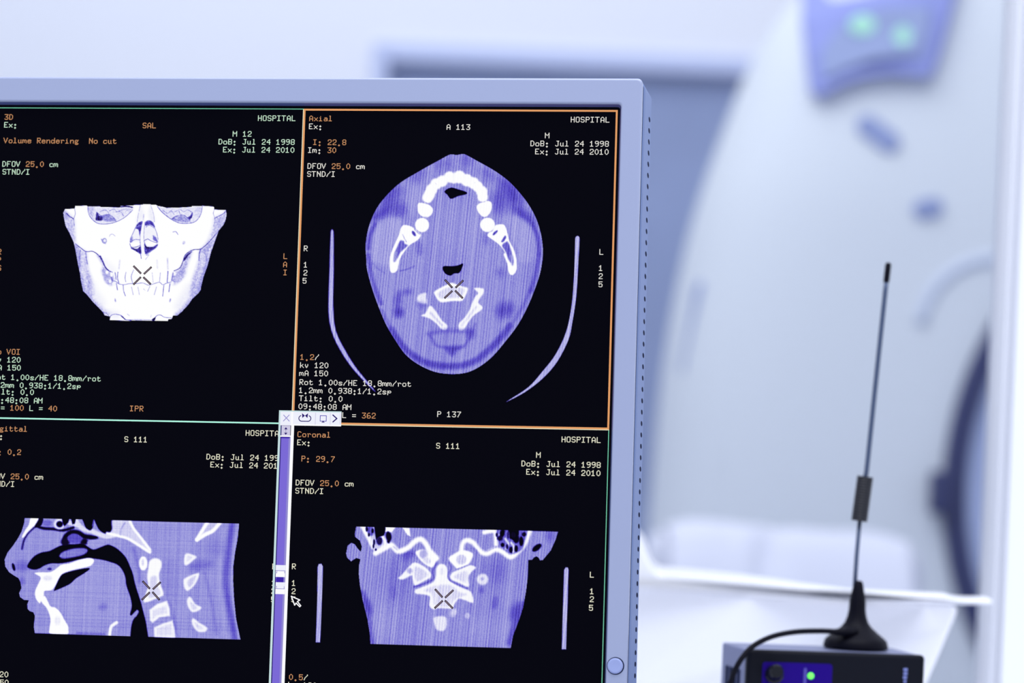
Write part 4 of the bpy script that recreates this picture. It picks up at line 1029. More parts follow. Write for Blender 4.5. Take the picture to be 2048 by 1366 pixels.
        ('f',0.96,4.26,1,0,[612.2,793.6,620.7,804.4,630.7,809.7,626.1,815.3,616.4,817.2,609.6,809.5,607.5,798.5]),
        ('f',0.82,4.26,1,0,[613.3,801.5,624.2,810.6,616.2,813.2]),
        ('f',0.95,4.26,1,0,[618.5,827.4,628.5,834.2,641.7,841.7,638.8,848.1,625.8,847.6,617.2,836.1]),
        ('f',0.84,4.26,1,0,[622,834.4,635.3,842.6,627.3,844.4])]),
    ('coronal_scan', 'stripes', 'front slice of skull base and neck', [
        ('p',0.595,0.96,1,0,[878.6,674.6,1038.5,674.6,1203.4,675,1199.9,688,1192.5,705.3,1180.4,720.4,1175.7,721.3,1174,717.5,1170,714.9,1166.1,716.9,1163,720.8,1157.1,721,1157.1,732.7,1156.9,751.4,1155.1,770.1,1151.1,796.6,1145.4,815.4,1136.7,840.5,1133.4,860.4,1020.5,860.2,908.1,860,906.7,843.8,901.9,820.5,893.7,792.6,888,767.7,885.4,748.9,885.3,736.4,886.7,730,887.3,726.6,880.9,724.7,877,727.1,872.3,730.4,865.6,724.3,863.8,718,865.8,705.4,872,700.5,877.7,702.8,882.7,709.7,887.7,714.3,889,706.4,885.5,697.1,877.3,691,876.8,686.3]),
        ('l',0.42,8.65,0.8,7.04,[894.1,780,903.1,809.5,911.2,857.7]),
        ('f',0.4,13.98,0.9199999999999999,0,[907.4,800.4,908.6,805.7,908.6,810.3,907.5,813.1,905.4,813.7,902.9,811.9,900.3,808.1,898.2,803.1,897.1,797.7,897,793.2,898.2,790.3,900.2,789.7,902.8,791.5,905.3,795.3]),
        ('l',0.42,9.99,0.8,8.32,[1152.5,790.4,1141.5,815.5,1130.8,851.5]),
        ('f',0.42,19.97,0.9199999999999999,0,[1148.5,805.8,1145.8,811.3,1142,815.2,1137.8,816.7,1134.2,815.5,1131.7,811.8,1131,806.4,1132.1,800.4,1134.8,794.9,1138.7,791.1,1142.8,789.6,1146.5,790.8,1148.9,794.4,1149.7,799.8]),
        ('f',0.46,14.98,0.69,0,[1196.5,681.8,1196,685.2,1194.4,688,1191.9,689.6,1189.1,689.6,1186.5,688.2,1184.7,685.5,1184,682.1,1184.5,678.8,1186.1,676,1188.6,674.4,1191.4,674.4,1194,675.8,1195.8,678.5]),
        ('f',0.52,39.93,0.575,0,[967.4,756.2,965.5,769.8,959.3,780.9,949.9,787.2,939.3,787.4,929.5,781.7,922.5,771,919.6,757.4,921.5,743.8,927.8,732.7,937.1,726.4,947.8,726.2,957.6,732,964.6,742.7]),
        ('f',0.5,29.96,0.575,0,[1124.2,739.7,1122.6,747.9,1117.5,754.5,1110,758.3,1101.6,758.6,1093.9,755.1,1088.4,748.8,1086.3,740.7,1087.9,732.5,1093,725.9,1100.5,722.1,1108.9,721.9,1116.6,725.3,1122.1,731.7]),
        ('f',0.64,34.94,0.69,0,[949.1,827,947.6,837.2,942.6,845.5,935.1,850.2,926.6,850.5,918.8,846.2,913.2,838.2,910.9,828.1,912.5,817.9,917.5,809.6,925,804.8,933.5,804.6,941.3,808.9,946.9,816.9]),
        ('f',0.64,34.95,0.575,0,[1122.2,830,1119.4,838.2,1110.8,844.9,1098.3,848.9,1084.3,849.3,1071.5,846,1062.5,839.8,1059.1,831.8,1062,823.6,1070.6,816.9,1083.1,812.9,1097.2,812.5,1109.9,815.8,1118.9,822]),
        ('f',0.5,10.98,0.8049999999999999,0,[946.7,778.6,946.5,782.7,945.7,786,944.5,787.9,943.1,787.9,941.8,786.1,940.8,782.9,940.3,778.8,940.5,774.7,941.2,771.5,942.5,769.6,943.9,769.6,945.2,771.3,946.2,774.6]),
        ('f',0.46,11.98,0.8049999999999999,0,[1109.9,790.6,1108.9,794.6,1107.4,797.6,1105.6,799.2,1103.8,798.9,1102.5,796.9,1101.9,793.5,1102.1,789.5,1103.1,785.5,1104.6,782.5,1106.5,780.9,1108.2,781.2,1109.5,783.2,1110.1,786.6]),
        ('f',0.47,9.99,0.8049999999999999,0,[1088.2,770.3,1087.8,772.5,1086.7,774.2,1085.1,775.2,1083.3,775.3,1081.6,774.3,1080.4,772.6,1080,770.5,1080.3,768.3,1081.4,766.6,1083,765.6,1084.8,765.5,1086.5,766.4,1087.7,768.1]),
        ('f',0.45,12.98,0.9199999999999999,0,[975.6,715.3,974.5,717.7,971.5,719.7,967.1,720.9,962.1,721,957.6,720,954.5,718.2,953.3,715.8,954.3,713.4,957.3,711.5,961.8,710.3,966.7,710.2,971.2,711.1,974.4,712.9]),
        ('f',0.46,12.98,0.575,0,[967.8,721.8,967.1,724.5,965,726.7,961.8,728,958.3,728.1,955.1,727,952.8,724.8,951.9,722.1,952.6,719.4,954.7,717.2,957.9,715.9,961.4,715.8,964.7,716.9,966.9,719.1]),
        ('l',1,4.86,1,7.04,[889.8,675,899.7,692,907.4,706]),
        ('p',0.9,4.26,0.6,0,[892.7,674.3,908.7,674.5,920.6,694.7,930.3,699.1,921.2,711.9,908.4,712.2,901.5,698.3]),
        ('l',1,5.47,1,8,[911.8,716.1,924.3,708.7,936.9,702.9,947.6,712.1,962.5,707,974.9,695.7,984.4,692.4,992.6,700,998.5,710,1010,721.5]),
        ('l',0.78,3.65,1,2.24,[940.1,705.2,946.7,709.7]),
        ('p',1,2.74,1,0,[922.3,674.2,942.3,674.4,936.2,682.5,924.9,681.2]),
        ('p',1,2.74,1,0,[954.3,674.7,965.1,675.1,967,688.1,961.8,685.8]),
        ('l',0.97,4.86,1,4.8,[922,689.9,927.2,700.8,921.2,710.4]),
        ('f',0,2.13,1,0,[894.5,671.7,908.6,671.4,911.7,691.7,917.2,689.2,924.3,686.7,923.9,671]),
        ('p',0,2.43,1,0,[907.8,673,923.7,672.6,924.2,686.7,917.2,690,911.3,694.9]),
        ('f',0.45,4.26,1,0,[908,679.9,908.2,683.3,907.2,686.3,905.4,688.2,902.9,688.7,900.4,687.6,898.3,685.3,897,682,896.9,678.6,897.8,675.6,899.7,673.7,902.1,673.2,904.6,674.2,906.7,676.6]),
        ('f',0.05,2.43,1,0,[901.5,687.3,901.4,688.5,900.9,689.5,900.3,690,899.6,690.1,899,689.5,898.5,688.6,898.3,687.3,898.4,686.1,898.8,685.1,899.4,684.5,900.1,684.5,900.8,685.1,901.3,686]),
        ('f',0.05,2.43,1,0,[907.6,680.8,907.5,682.3,907,683.5,906.3,684.2,905.4,684.3,904.6,683.6,904,682.4,903.8,680.9,903.9,679.4,904.4,678.2,905.2,677.5,906,677.5,906.8,678.1,907.4,679.3]),
        ('f',0.05,2.43,1,0,[897.9,678.2,897.8,680,897.3,681.4,896.6,682.2,895.7,682.3,894.9,681.5,894.4,680.1,894.1,678.3,894.2,676.5,894.7,675.1,895.5,674.3,896.3,674.3,897.1,675,897.7,676.5]),
        ('f',0.1,2.43,1,0,[910.5,698.8,910.4,700.9,910,702.5,909.3,703.5,908.5,703.5,907.8,702.6,907.2,701,907,698.9,907.1,696.9,907.5,695.2,908.2,694.3,909,694.3,909.7,695.2,910.3,696.8]),
        ('f',0.12,2.43,1,0,[909.5,705.1,909.4,706.6,909,707.9,908.3,708.5,907.6,708.6,907,707.9,906.5,706.7,906.3,705.2,906.4,703.7,906.8,702.5,907.4,701.8,908.1,701.8,908.8,702.5,909.2,703.6]),
        ('f',0.22,3.65,1,0,[922.3,696.5,921.9,699.4,920.5,701.7,918.5,703,916.2,703.1,914.2,701.9,912.7,699.6,912,696.8,912.4,693.9,913.8,691.6,915.8,690.2,918.1,690.2,920.2,691.4,921.7,693.7]),
        ('f',0.05,3.65,1,0,[936.3,688,936.6,691.5,935.9,694.4,934.5,696.2,932.5,696.6,930.5,695.5,928.7,693,927.5,689.8,927.2,686.3,927.9,683.4,929.3,681.6,931.3,681.2,933.3,682.3,935.1,684.8]),
        ('f',0.06,2.43,1,0,[934.1,697.2,933.9,698.4,933.4,699.4,932.5,700,931.5,700,930.6,699.5,929.9,698.5,929.6,697.3,929.8,696,930.4,695,931.3,694.5,932.3,694.5,933.2,695,933.9,695.9]),
        ('f',0.2,2.13,1,0,[913.5,710.5,913.4,711.4,912.9,712,912.3,712.4,911.6,712.4,910.9,712.1,910.5,711.4,910.3,710.6,910.4,709.8,910.8,709.1,911.5,708.7,912.2,708.7,912.8,709.1,913.3,709.7]),
        ('f',1,3.65,1,0,[976.3,712.9,986.5,708.5,997.7,711.6,1012.3,720.7,1009.4,727,1003.3,736.5,990.4,730.6,982.2,723]),
        ('f',0.72,5.47,1,0,[995.8,715.6,995.2,718.7,993.5,721.2,990.8,722.6,987.9,722.6,985.1,721.4,983.2,719,982.4,715.9,983,712.8,984.8,710.3,987.4,708.9,990.4,708.8,993.1,710.1,995,712.5]),
        ('f',0.85,5.47,1,0,[1000.6,728.8,999.1,730.3,996.8,730.9,994.1,730.5,991.6,729.1,989.8,727.1,989,724.9,989.4,722.8,990.9,721.3,993.3,720.7,996,721.1,998.5,722.4,1000.3,724.4,1001.1,726.7]),
        ('f',0.97,3.65,1,0,[949.8,755.1,954.5,750.3,966.7,735.9,976,729.4,990.6,735.3,1000.7,744.4,1001.5,752.2,992.9,757.4,977.3,765.7,973,756.1,970.7,749.9,957.9,756.5]),
        ('f',0.84,4.16,1,0,[976.3,735.6,992.4,742.3,996.6,750,980.2,759,975,746.6]),
        ('f',0.7,4.86,1,0,[972.2,742.8,971.8,744.7,970.6,746.3,968.9,747.1,966.9,747.2,965.1,746.4,963.8,744.9,963.3,743,963.7,741.1,964.9,739.5,966.6,738.7,968.6,738.6,970.4,739.4,971.7,740.9]),
        ('l',0.66,2.74,1,1.6,[977.5,726.2,990.5,732.9,1000.3,739.7]),
        ('f',0.97,3.65,1,0,[1010.5,737.9,1014.3,732.3,1019.8,730.6,1026.3,734.4,1028.7,745.3,1029.7,754.6,1041.3,762.1,1053.9,768.1,1067.1,773.9,1071.2,790.2,1057.7,786.7,1048.1,784.6,1042,792.5,1038.8,800,1035.6,800.8,1016.6,800.5,1007.1,802.3,1001.3,795.9,1001.7,783.4,993.7,779.8,979.3,778.6,977.5,773.1,983.8,769.9,996.3,764.8,1007.2,758.3,1010.1,748.9]),
        ('f',0.82,4.99,0.9,0,[991.8,773.1,1009.1,765.3,1031.2,763.2,1041.5,768.4,1047.8,773.7,1060.6,778,1041.8,786.3,1035.8,796.6,1029.2,798.3,1010.1,797.3,1006.6,786.4,1003.1,777.2]),
        ('f',0.9,4.86,1,0,[1022.9,742.3,1022.6,744.7,1021.7,746.6,1020.4,747.7,1018.8,747.7,1017.4,746.7,1016.4,744.8,1015.9,742.5,1016.2,740.1,1017.1,738.2,1018.5,737.1,1020,737,1021.5,738,1022.5,739.9]),
        ('l',0.46,2.74,1,2.4,[975,768.2,988.3,763.8,998.5,759.3,1006.3,753.7,1005.1,742.7,1010.3,730.1]),
        ('f',1,3.65,1,0,[1029.9,721.8,1039.5,713.7,1052,708,1068,713,1065.5,724,1060.6,730.4,1045,737.1,1040.1,734.1]),
        ('f',0.8,4.16,1,0,[1058.1,721.3,1058.1,724.7,1056.4,727.8,1053.5,730,1049.9,730.7,1046.3,729.9,1043.5,727.6,1042,724.5,1042.1,721,1043.8,717.9,1046.7,715.8,1050.3,715,1053.8,715.9,1056.6,718.1]),
        ('f',0.97,3.65,1,0,[1033.2,749.9,1037.3,743.5,1051.3,736.9,1063.8,731.6,1073.8,734.8,1067.6,741.2,1062.1,750.7,1063,765.5,1048.9,760.4,1036.1,755.2]),
        ('f',0.84,5.47,1,0,[1039.1,749.7,1059.4,740.6,1058.7,758.6,1047.2,755]),
        ('l',0.5,2.74,1,2.4,[1030.7,728,1034.2,737.3,1030.2,745.2,1031.6,754.6,1041,760.3,1061,768.2]),
        ('l',0.6,2.43,1,1.6,[1038.7,740.3,1048.1,736.7,1060.7,732]),
        ('l',1,5.47,1,7.04,[1049.7,710.4,1051.3,697.8,1057.8,692.2,1069,696.1,1078.9,708.1,1090.2,712.8,1104.2,705.9,1115.3,709.1,1129,717,1142.1,706.5,1149.7,697,1154.1,686,1157.8,675.7]),
        ('l',1,4.86,1,6.4,[1085.9,679,1096.9,676.4,1108,676.4]),
        ('l',1,4.86,1,5.76,[1103.3,676.2,1104.7,698.1]),
        ('l',0.72,3.65,1,2.56,[1091.6,707.8,1104,701.2]),
        ('l',0.55,4.26,0.8,3.52,[1058.2,705.5,1069.3,705.2,1075.9,711.3]),
        ('f',0.5,4.26,1,0,[1105.6,673.8,1123.7,673.4,1130.5,688.1,1141.1,673,1153.7,672.7,1149,700.1,1142.2,708.1,1129.7,712.3,1116.8,704,1107.6,690.2]),
        ('l',0.92,4.26,1,2.88,[1119.5,688.4,1124.4,696.1,1121.5,703.9]),
        ('l',0.9,3.65,1,2.56,[1129.1,694.4,1133.3,700.5,1132.7,708.3]),
        ('l',0.85,3.65,1,2.24,[1109.8,682.3,1117.6,679]),
        ('p',0,2.74,1,0,[1122.8,668,1140.9,667.5,1140.6,681.6,1132.9,690.4,1126.5,687.4]),
        ('f',0.02,3.04,1,0,[1118.1,680.8,1117.1,683.3,1115.6,685.2,1113.9,686,1112.2,685.6,1111,684.1,1110.5,681.7,1110.8,679,1111.7,676.5,1113.3,674.6,1115,673.8,1116.7,674.2,1117.9,675.7,1118.4,678]),
        ('f',0.15,3.65,1,0,[1115.2,687.7,1114.8,689.3,1113.6,690.7,1111.8,691.4,1109.9,691.5,1108.1,690.8,1106.8,689.5,1106.3,687.9,1106.7,686.3,1107.9,684.9,1109.6,684.2,1111.6,684.1,1113.4,684.8,1114.7,686.1]),
        ('f',0.03,2.74,1,0,[1118.2,698.1,1117.9,699.4,1117.2,700.5,1116.1,701.2,1114.8,701.2,1113.6,700.6,1112.8,699.6,1112.5,698.2,1112.7,696.9,1113.5,695.7,1114.6,695.1,1115.9,695.1,1117,695.7,1117.8,696.7]),
        ('f',0.05,3.04,1,0,[1132,705.5,1131.8,707.7,1131,709.5,1129.9,710.5,1128.7,710.5,1127.5,709.6,1126.7,707.8,1126.3,705.7,1126.5,703.5,1127.3,701.8,1128.4,700.8,1129.6,700.7,1130.8,701.7,1131.6,703.4]),
        ('f',0.03,3.65,1,0,[1141.6,687.8,1141.2,690.8,1139.9,693.2,1138.1,694.6,1136,694.7,1134,693.4,1132.6,691,1132.1,688.1,1132.5,685.1,1133.7,682.7,1135.6,681.3,1137.7,681.2,1139.6,682.5,1141,684.9]),
        ('f',0.02,3.04,1,0,[1148.3,691.6,1148.1,694.8,1147.3,697.5,1146.1,698.9,1144.7,699,1143.4,697.6,1142.4,695,1142,691.7,1142.2,688.5,1143,685.8,1144.2,684.4,1145.6,684.3,1146.9,685.8,1147.9,688.3]),
        ('f',0.03,3.04,1,0,[1140.1,703.5,1139.9,705.8,1139.2,707.6,1138.1,708.7,1136.8,708.7,1135.6,707.7,1134.8,705.9,1134.5,703.6,1134.7,701.3,1135.4,699.4,1136.5,698.4,1137.8,698.4,1138.9,699.4,1139.8,701.2]),
        ('f',0.1,2.43,1,0,[1106.9,682.4,1106.8,683.8,1106.4,684.9,1105.8,685.5,1105.1,685.5,1104.4,684.9,1104,683.8,1103.8,682.5,1103.9,681.1,1104.3,680,1104.9,679.4,1105.6,679.4,1106.3,680,1106.7,681.1]),
        ('f',0.1,2.74,1,0,[1152.7,680.5,1152.4,682,1151.5,683.3,1150.1,684,1148.6,684,1147.1,683.4,1146.1,682.2,1145.8,680.7,1146.1,679.2,1147,678,1148.4,677.3,1149.9,677.3,1151.3,677.9,1152.3,679.1]),
        ('f',0.15,2.74,1,0,[1124.9,700.7,1124.8,702.5,1124.3,703.9,1123.5,704.7,1122.7,704.7,1121.9,704,1121.3,702.6,1121.1,700.8,1121.2,699.1,1121.7,697.6,1122.5,696.8,1123.3,696.8,1124.1,697.6,1124.6,699]),
        ('f',0.08,3.04,1,0,[1136,681.7,1135.7,683.8,1134.6,685.4,1132.9,686.4,1131.1,686.4,1129.4,685.5,1128.3,683.9,1127.8,681.9,1128.1,679.9,1129.2,678.2,1130.8,677.3,1132.7,677.2,1134.3,678.1,1135.5,679.7]),
        ('f',0.3,3.04,1,0,[1126.2,682,1126.1,684.7,1125.5,686.9,1124.7,688.1,1123.7,688.1,1122.8,686.9,1122.1,684.8,1121.8,682.1,1121.9,679.3,1122.5,677.2,1123.3,675.9,1124.3,675.9,1125.2,677.1,1125.9,679.2]),
        ('f',0.02,3.04,1,0,[1177,695.7,1177.5,697.7,1176.6,700.3,1174.5,703.1,1171.5,705.6,1168.3,707.1,1165.5,707.5,1163.7,706.6,1163.2,704.7,1164.1,702,1166.2,699.2,1169.2,696.8,1172.4,695.3,1175.2,694.9]),
        ('f',0.88,4.58,1,0,[1094,753,1093.2,756.8,1090.8,759.9,1087.3,761.7,1083.4,761.8,1079.8,760.2,1077.2,757.2,1076.2,753.4,1077,749.6,1079.4,746.5,1082.9,744.7,1086.8,744.6,1090.4,746.2,1093,749.2]),
        ('f',0.7,3.65,1,0,[1087.3,752.4,1087.1,753.5,1086.4,754.3,1085.4,754.9,1084.3,754.9,1083.2,754.4,1082.5,753.6,1082.2,752.5,1082.4,751.4,1083.1,750.5,1084.1,750,1085.2,750,1086.3,750.4,1087,751.3]),
        ('f',0.76,4.16,1,0,[1067,811,1066.7,813.1,1065.6,814.7,1064,815.7,1062.1,815.7,1060.5,814.9,1059.3,813.3,1058.8,811.3,1059.1,809.2,1060.2,807.6,1061.8,806.6,1063.7,806.6,1065.3,807.4,1066.5,809]),
        ('f',0.82,5.47,1,0,[1044.8,807.1,1043.7,809.2,1042,810.5,1040.1,811,1038.4,810.4,1037.1,809,1036.6,806.8,1037,804.5,1038.1,802.5,1039.8,801.1,1041.6,800.6,1043.4,801.2,1044.6,802.7,1045.1,804.8]),
        ('f',0.88,4.16,1,0,[1009.9,815.2,1027.3,814,1029.8,826.3,1025.7,835.8,1014.5,834.6,1010.3,825.3]),
        ('f',0.8,5.47,0.7,0,[1043,808.9,1042.7,811.2,1041.7,813.2,1040.1,814.2,1038.3,814.3,1036.7,813.3,1035.6,811.4,1035.1,809.1,1035.4,806.7,1036.4,804.8,1038,803.7,1039.8,803.6,1041.4,804.6,1042.5,806.5])]),
    ('head_rest_line', 'stripes', 'pale head rest line of the axial left side', [
        ('f',0.7,4.05,1,0,[819.2,209.5,819.6,198.9,822,196.5,824.6,198.9,825.8,209.5,827.7,263,829,319.7,834.6,360.1,852.2,393.7,872,422.4,900,454.1,897.6,455.8,866.4,425.7,844.1,396.3,827.4,364.2,820.3,328,819.5,263.1])]),
    ('head_rest_line', 'stripes', 'pale head rest line of the axial right side', [
        ('f',0.7,1.46,1,0,[1217.2,218.1,1217.5,206.5,1220.9,203.5,1224.4,206.4,1224.5,218,1223.7,242.4,1221.9,300.4,1216.5,343.8,1211.4,369.9,1194.5,405.3,1172.1,432.5,1143.8,455.2,1115.3,470.9,1119.5,467.1,1149.4,446.4,1171.8,420.1,1191.3,393.3,1207,356.9,1214.5,314.9,1217.1,265.7])]),
    ('head_rest_line', 'stripes', 'pale head rest line of the coronal left side', [
        ('p',0.72,1.62,1,0,[818.2,740.4,820,735.6,824.5,734.8,827.3,739.2,827.8,795.7,827.2,860.1,819.8,860.3,819.7,795.9])]),
    ('head_rest_line', 'stripes', 'pale head rest line of the coronal right side', [
        ('p',0.72,1.62,1,0,[1214.6,735.1,1216.8,731,1220.6,730.9,1221.9,735,1221.8,797.8,1221.4,859.8,1214.4,860,1214.4,782.3])])]
for name, grain, label, ops in SCANS:
    xs = [c for q in ops[:1] for c in q[5][0::2]]
    ys = [c for q in ops[:1] for c in q[5][1::2]]
    sc = Scan(min(xs) - 4, min(ys) - 4, max(xs) + 4, max(ys) + 4)
    for q in ops:
        sc.op(*q)
    sc.build(name, grain, label, len(ops))

# cross marks on the four scans: double dark strokes with a pale core
for segs in [[(496.5, 261.1, 508.1, 271.9), (525.1, 262.4, 514.5, 272.6), (497.7, 290.0, 508.1, 279.2), (525.0, 289.3, 513.9, 279.2)], [(1010.0, 277.5, 1020.9, 288.7), (1038.3, 278.2, 1027.8, 288.6), (1010.3, 305.7, 1021.1, 295.3), (1038.4, 305.4, 1027.2, 294.8)], [(534.0, 771.1, 544.9, 781.5), (562.1, 772.0, 551.5, 782.2), (533.9, 799.6, 544.9, 788.7), (561.6, 798.9, 550.9, 788.1)], [(1010.4, 771.5, 1021.2, 782.6), (1038.3, 772.3, 1027.1, 783.1), (1010.7, 800.1, 1021.8, 789.5), (1038.4, 799.6, 1027.0, 789.0)]]:
    bm = bmesh.new()
    for (a0, b0, a1, b1) in segs:
        stroke(bm, LAYER['tool'], [(a0, b0), (a1, b1)], 3.2)
    nd = len(bm.faces)
    for (a0, b0, a1, b1) in segs:
        stroke(bm, LAYER['tool'] - 0.0001, [(a0, b0), (a1, b1)], 0.55)
    bm.faces.ensure_lookup_table()
    for f_ in bm.faces[nd:]:
        f_.material_index = 1
    o = spart('cross_mark', bm, INK['dark'])
    o.data.materials.append(INK['pink'])

# slider column between the lower panes
T0, T1, TT = LAYER['tool'], LAYER['top'], LAYER['front']


def multi(name, items, label=None):
    bm = bmesh.new()
    keys = []
    for key, shape, y, args in items:
        if key not in keys:
            keys.append(key)
        n0 = len(bm.faces)
        if shape == 'q':
            quad(bm, *args, y)
        elif shape == 'p':
            plate(bm, y, args)
        else:
            stroke(bm, y, args[0], args[1], len(args) > 2)
        bm.faces.ensure_lookup_table()
        for f_ in bm.faces[n0:]:
            f_.material_index = keys.index(key)
    o = spart(name, bm, INK[keys[0]], label)
    for k_ in keys[1:]:
        o.data.materials.append(INK[k_])
    return o


multi('slider_bar', [('greyteal', 'q', T0, (746.5, 514, 750, 1024)), ('navy', 'q', T0, (750, 514, 751.6, 1024)), ('violet', 'q', T0, (751.6, 534, 765.4, 1024)), ('lilac', 'q', T0, (763.6, 534, 767, 1024)),
                     ('deep', 'q', T0 - 0.00005, (751.6, 534, 765.4, 536)), ('grey', 'q', T0, (751.6, 515.5, 766, 533)), ('white', 'q', T0, (767, 514, 772, 1024)), ('white', 'q', T0 - 0.00005, (750, 531.5, 768, 533.6)),
                     ('navy', 'q', T0 - 0.00005, (750.6, 514.6, 766.5, 515.6)),
                     ('navy', 'p', T0 - 0.0001, ((758.8, 518.2), (761.6, 521.6), (756.0, 521.6))), ('navy', 'p', T0 - 0.0001, ((758.8, 530.4), (756.0, 527.0), (761.6, 527.0))),
                     ('navy', 'q', T0 - 0.0001, (758.3, 522.8, 759.3, 523.8)), ('navy', 'q', T0 - 0.0001, (758.3, 525, 759.3, 526)), ('navy', 'q', T0 - 0.0001, (758.3, 521.2, 759.3, 522.2))], 'violet vertical slider bar between the lower panes')
multi('slider_handle', [('paper', 'q', T1, (750.8, 739, 767, 747.4)), ('white', 'q', T1, (751.2, 748, 766.4, 758)), ('deep', 'q', T1, (752.6, 758, 764.2, 766.4)), ('paper', 'q', T1, (751.6, 766.4, 767, 776.6)), ('white', 'q', T1, (751.6, 777, 767, 785.2)),
                        ('lilac', 's', T1 - 0.0001, ([(750.8, 751.5), (753, 751.5), (753, 748), (765.5, 748), (765.5, 751.5)], 0.9)), ('lilac', 's', T1 - 0.0001, ([(751, 773), (753.4, 773), (753.4, 776.8), (765.8, 776.8), (765.8, 773)], 0.9)),
                        ('deep', 'q', T1 - 0.0001, (750.6, 761.6, 753, 763))])

items = [('paper', 'q', T1, (746.6, 491.2, 848.8, 515.2)), ('greyteal', 'q', T1 - 0.00005, (746.6, 491.2, 848.8, 493.2)), ('greyteal', 'q', T1 - 0.00005, (746.6, 493.2, 749.2, 515.2)), ('white', 'q', T1 - 0.00005, (766.6, 493, 770, 515.2)),
         ('grey', 'q', T1 - 0.00005, (806, 494, 807, 513.4)), ('grey', 'q', T1 - 0.00005, (830.4, 494, 831.2, 513.4)), ('white', 'q', T1 - 0.00005, (770, 513, 848.8, 515.2)), ('grey', 'q', T1 - 0.00005, (846.4, 494, 847.2, 512))]
items += [('lilac', 's', T1 - 0.0001, ([(754.4, 498.8), (763.8, 508.2)], 1.3)), ('lilac', 's', T1 - 0.0001, ([(763.4, 498.6), (754.4, 508.3)], 1.3))]
lc = (789.3, 503.5)
cap = [(lc[0] + 5.2 + 4.6 * math.cos(a), lc[1] + 4.6 * math.sin(a)) for a in (math.radians(-70 + 20 * k) for k in range(9))]
cap += [(lc[0] - 5.2 + 4.6 * math.cos(a), lc[1] + 4.6 * math.sin(a)) for a in (math.radians(90 + 20 * k) for k in range(9))]
items += [('navy', 's', T1 - 0.0001, (cap, 1.4)), ('navy', 'p', T1 - 0.0001, ((lc[0], lc[1] - 4.4), (lc[0] - 5, lc[1] - 8.4), (lc[0] - 4.2, lc[1] - 0.6))), ('navy', 'p', T1 - 0.0001, ((lc[0], lc[1] - 4.4), (lc[0] + 5, lc[1] - 8.4), (lc[0] + 4.2, lc[1] - 0.6)))]
mcx, mcy = (819.3, 503.3)
items += [('deep', 's', T1 - 0.0001, ([(mcx - 5, mcy - 4.6), (mcx + 5, mcy - 4.6), (mcx + 5, mcy + 4.0), (mcx - 5, mcy + 4.0)], 1.0, 1)), ('navy', 'q', T1 - 0.0001, (mcx - 1, mcy + 4, mcx + 1, mcy + 5.8)), ('navy', 'q', T1 - 0.0001, (mcx - 2.4, mcy + 5.2, mcx + 2.4, mcy + 6.3))]
items += [('navy', 's', T1 - 0.0001, ([(834.9, 497.3), (841.5, 502.8), (835.3, 508.3)], 1.9))]
multi('tool_bar', items, 'white tool bar of small icons')

bm = bmesh.new()
PTR = [(778.2, 788.2), (792.1, 793.7), (788.4, 796.3), (794.0, 802.8), (792.3, 804.4), (786.4, 798.8), (784.1, 802.0)]
plate(bm, TT, PTR)
o = spart('mouse_pointer', bm, INK['black'])
bm = bmesh.new()
stroke(bm, TT - 0.0001, PTR, 1.7, True)
bm2 = bm
me = bpy.data.meshes.new('tmp')
bm2.to_mesh(me)
bm2.free()
bm = bmesh.new()
bm.from_mesh(o.data)
n0 = len(bm.faces)
bm.from_mesh(me)
bm.faces.ensure_lookup_table()
for f_ in bm.faces[n0:]:
    f_.material_index = 1
bm.to_mesh(o.data)
bm.free()
bpy.data.meshes.remove(me)
o.data.materials.append(INK['white'])

# ------------------------------------------------------------------ the small black radio box on the ledge
BA = math.radians(11)
FLc = at(1496, 1299, 1.68)
LZ = 0.93
bxr = empty('radio_box', (FLc.x, FLc.y, LZ), BA)
tag(bxr, 'small dark radio box with violet label and lit green indicator, under the antenna', 'radio')
BWD, BD, BH = 0.0982, 0.055, FLc.z - LZ
bm = bmesh.new(); box(bm, 0.0006, BWD - 0.0006, 0.006, BD, 0.004, BH - 0.0004)
bevel(obj('casing', bm, M['box_shell'], bxr), 0.0012, 3)
bm = bmesh.new(); box(bm, 0, BWD, 0, 0.0062, 0.003, BH)
bevel(obj('front_plate', bm, M['black_box'], bxr), 0.0022, 4)
bm = bmesh.new(); loft(bm, [[(x, y, z) for x, z in rrect(0.0083, 0.0466, BH - 0.052, BH - 0.0062, 0.0018)] for y in (-0.0004, 0.0005)])
lab = obj('label_panel', bm, M['label_blue'], bxr)
bm = bmesh.new(); loft(bm, [[(x, y, z) for x, z in rrect(0.0310, 0.0325, BH - 0.022, BH - 0.0088, 0.0004, 3)] for y in (-0.0006, -0.0003)])
obj('printed_strip', bm, M['label_light'], lab)
bm = bmesh.new()
kx, kz = 0.0135, BH - 0.0105
n = 20
loft(bm, [[(kx + (r + 0.00025 * (k % 2)) * math.cos(2 * math.pi * k / n) + dx, y, kz + dz + (r + 0.00025 * (k % 2)) * math.sin(2 * math.pi * k / n)) for k in range(n)] for r, y, dx, dz in ((0.0048, -0.0003, 0.001, -0.002), (0.0048, -0.003, 0.001, -0.002), (0.0041, -0.0038, 0.0006, -0.0014), (0.0038, -0.009, 0, 0), (0.003, -0.0105, 0, 0))])
obj('knob', bm, M['knob'], bxr)
bm = bmesh.new()
ex, ez = 0.0348, BH - 0.0128
loft(bm, [[(ex + r * math.cos(2 * math.pi * k / 24), y, ez + r * math.sin(2 * math.pi * k / 24)) for k in range(24)] for r, y in ((0.0017, -0.0003), (0.0017, -0.0011), (0.0011, -0.0017), (0.0004, -0.0019))])
obj('indicator_light', bm, M['led'], bxr, True)
bm = bmesh.new()
rnd = random.Random(4)
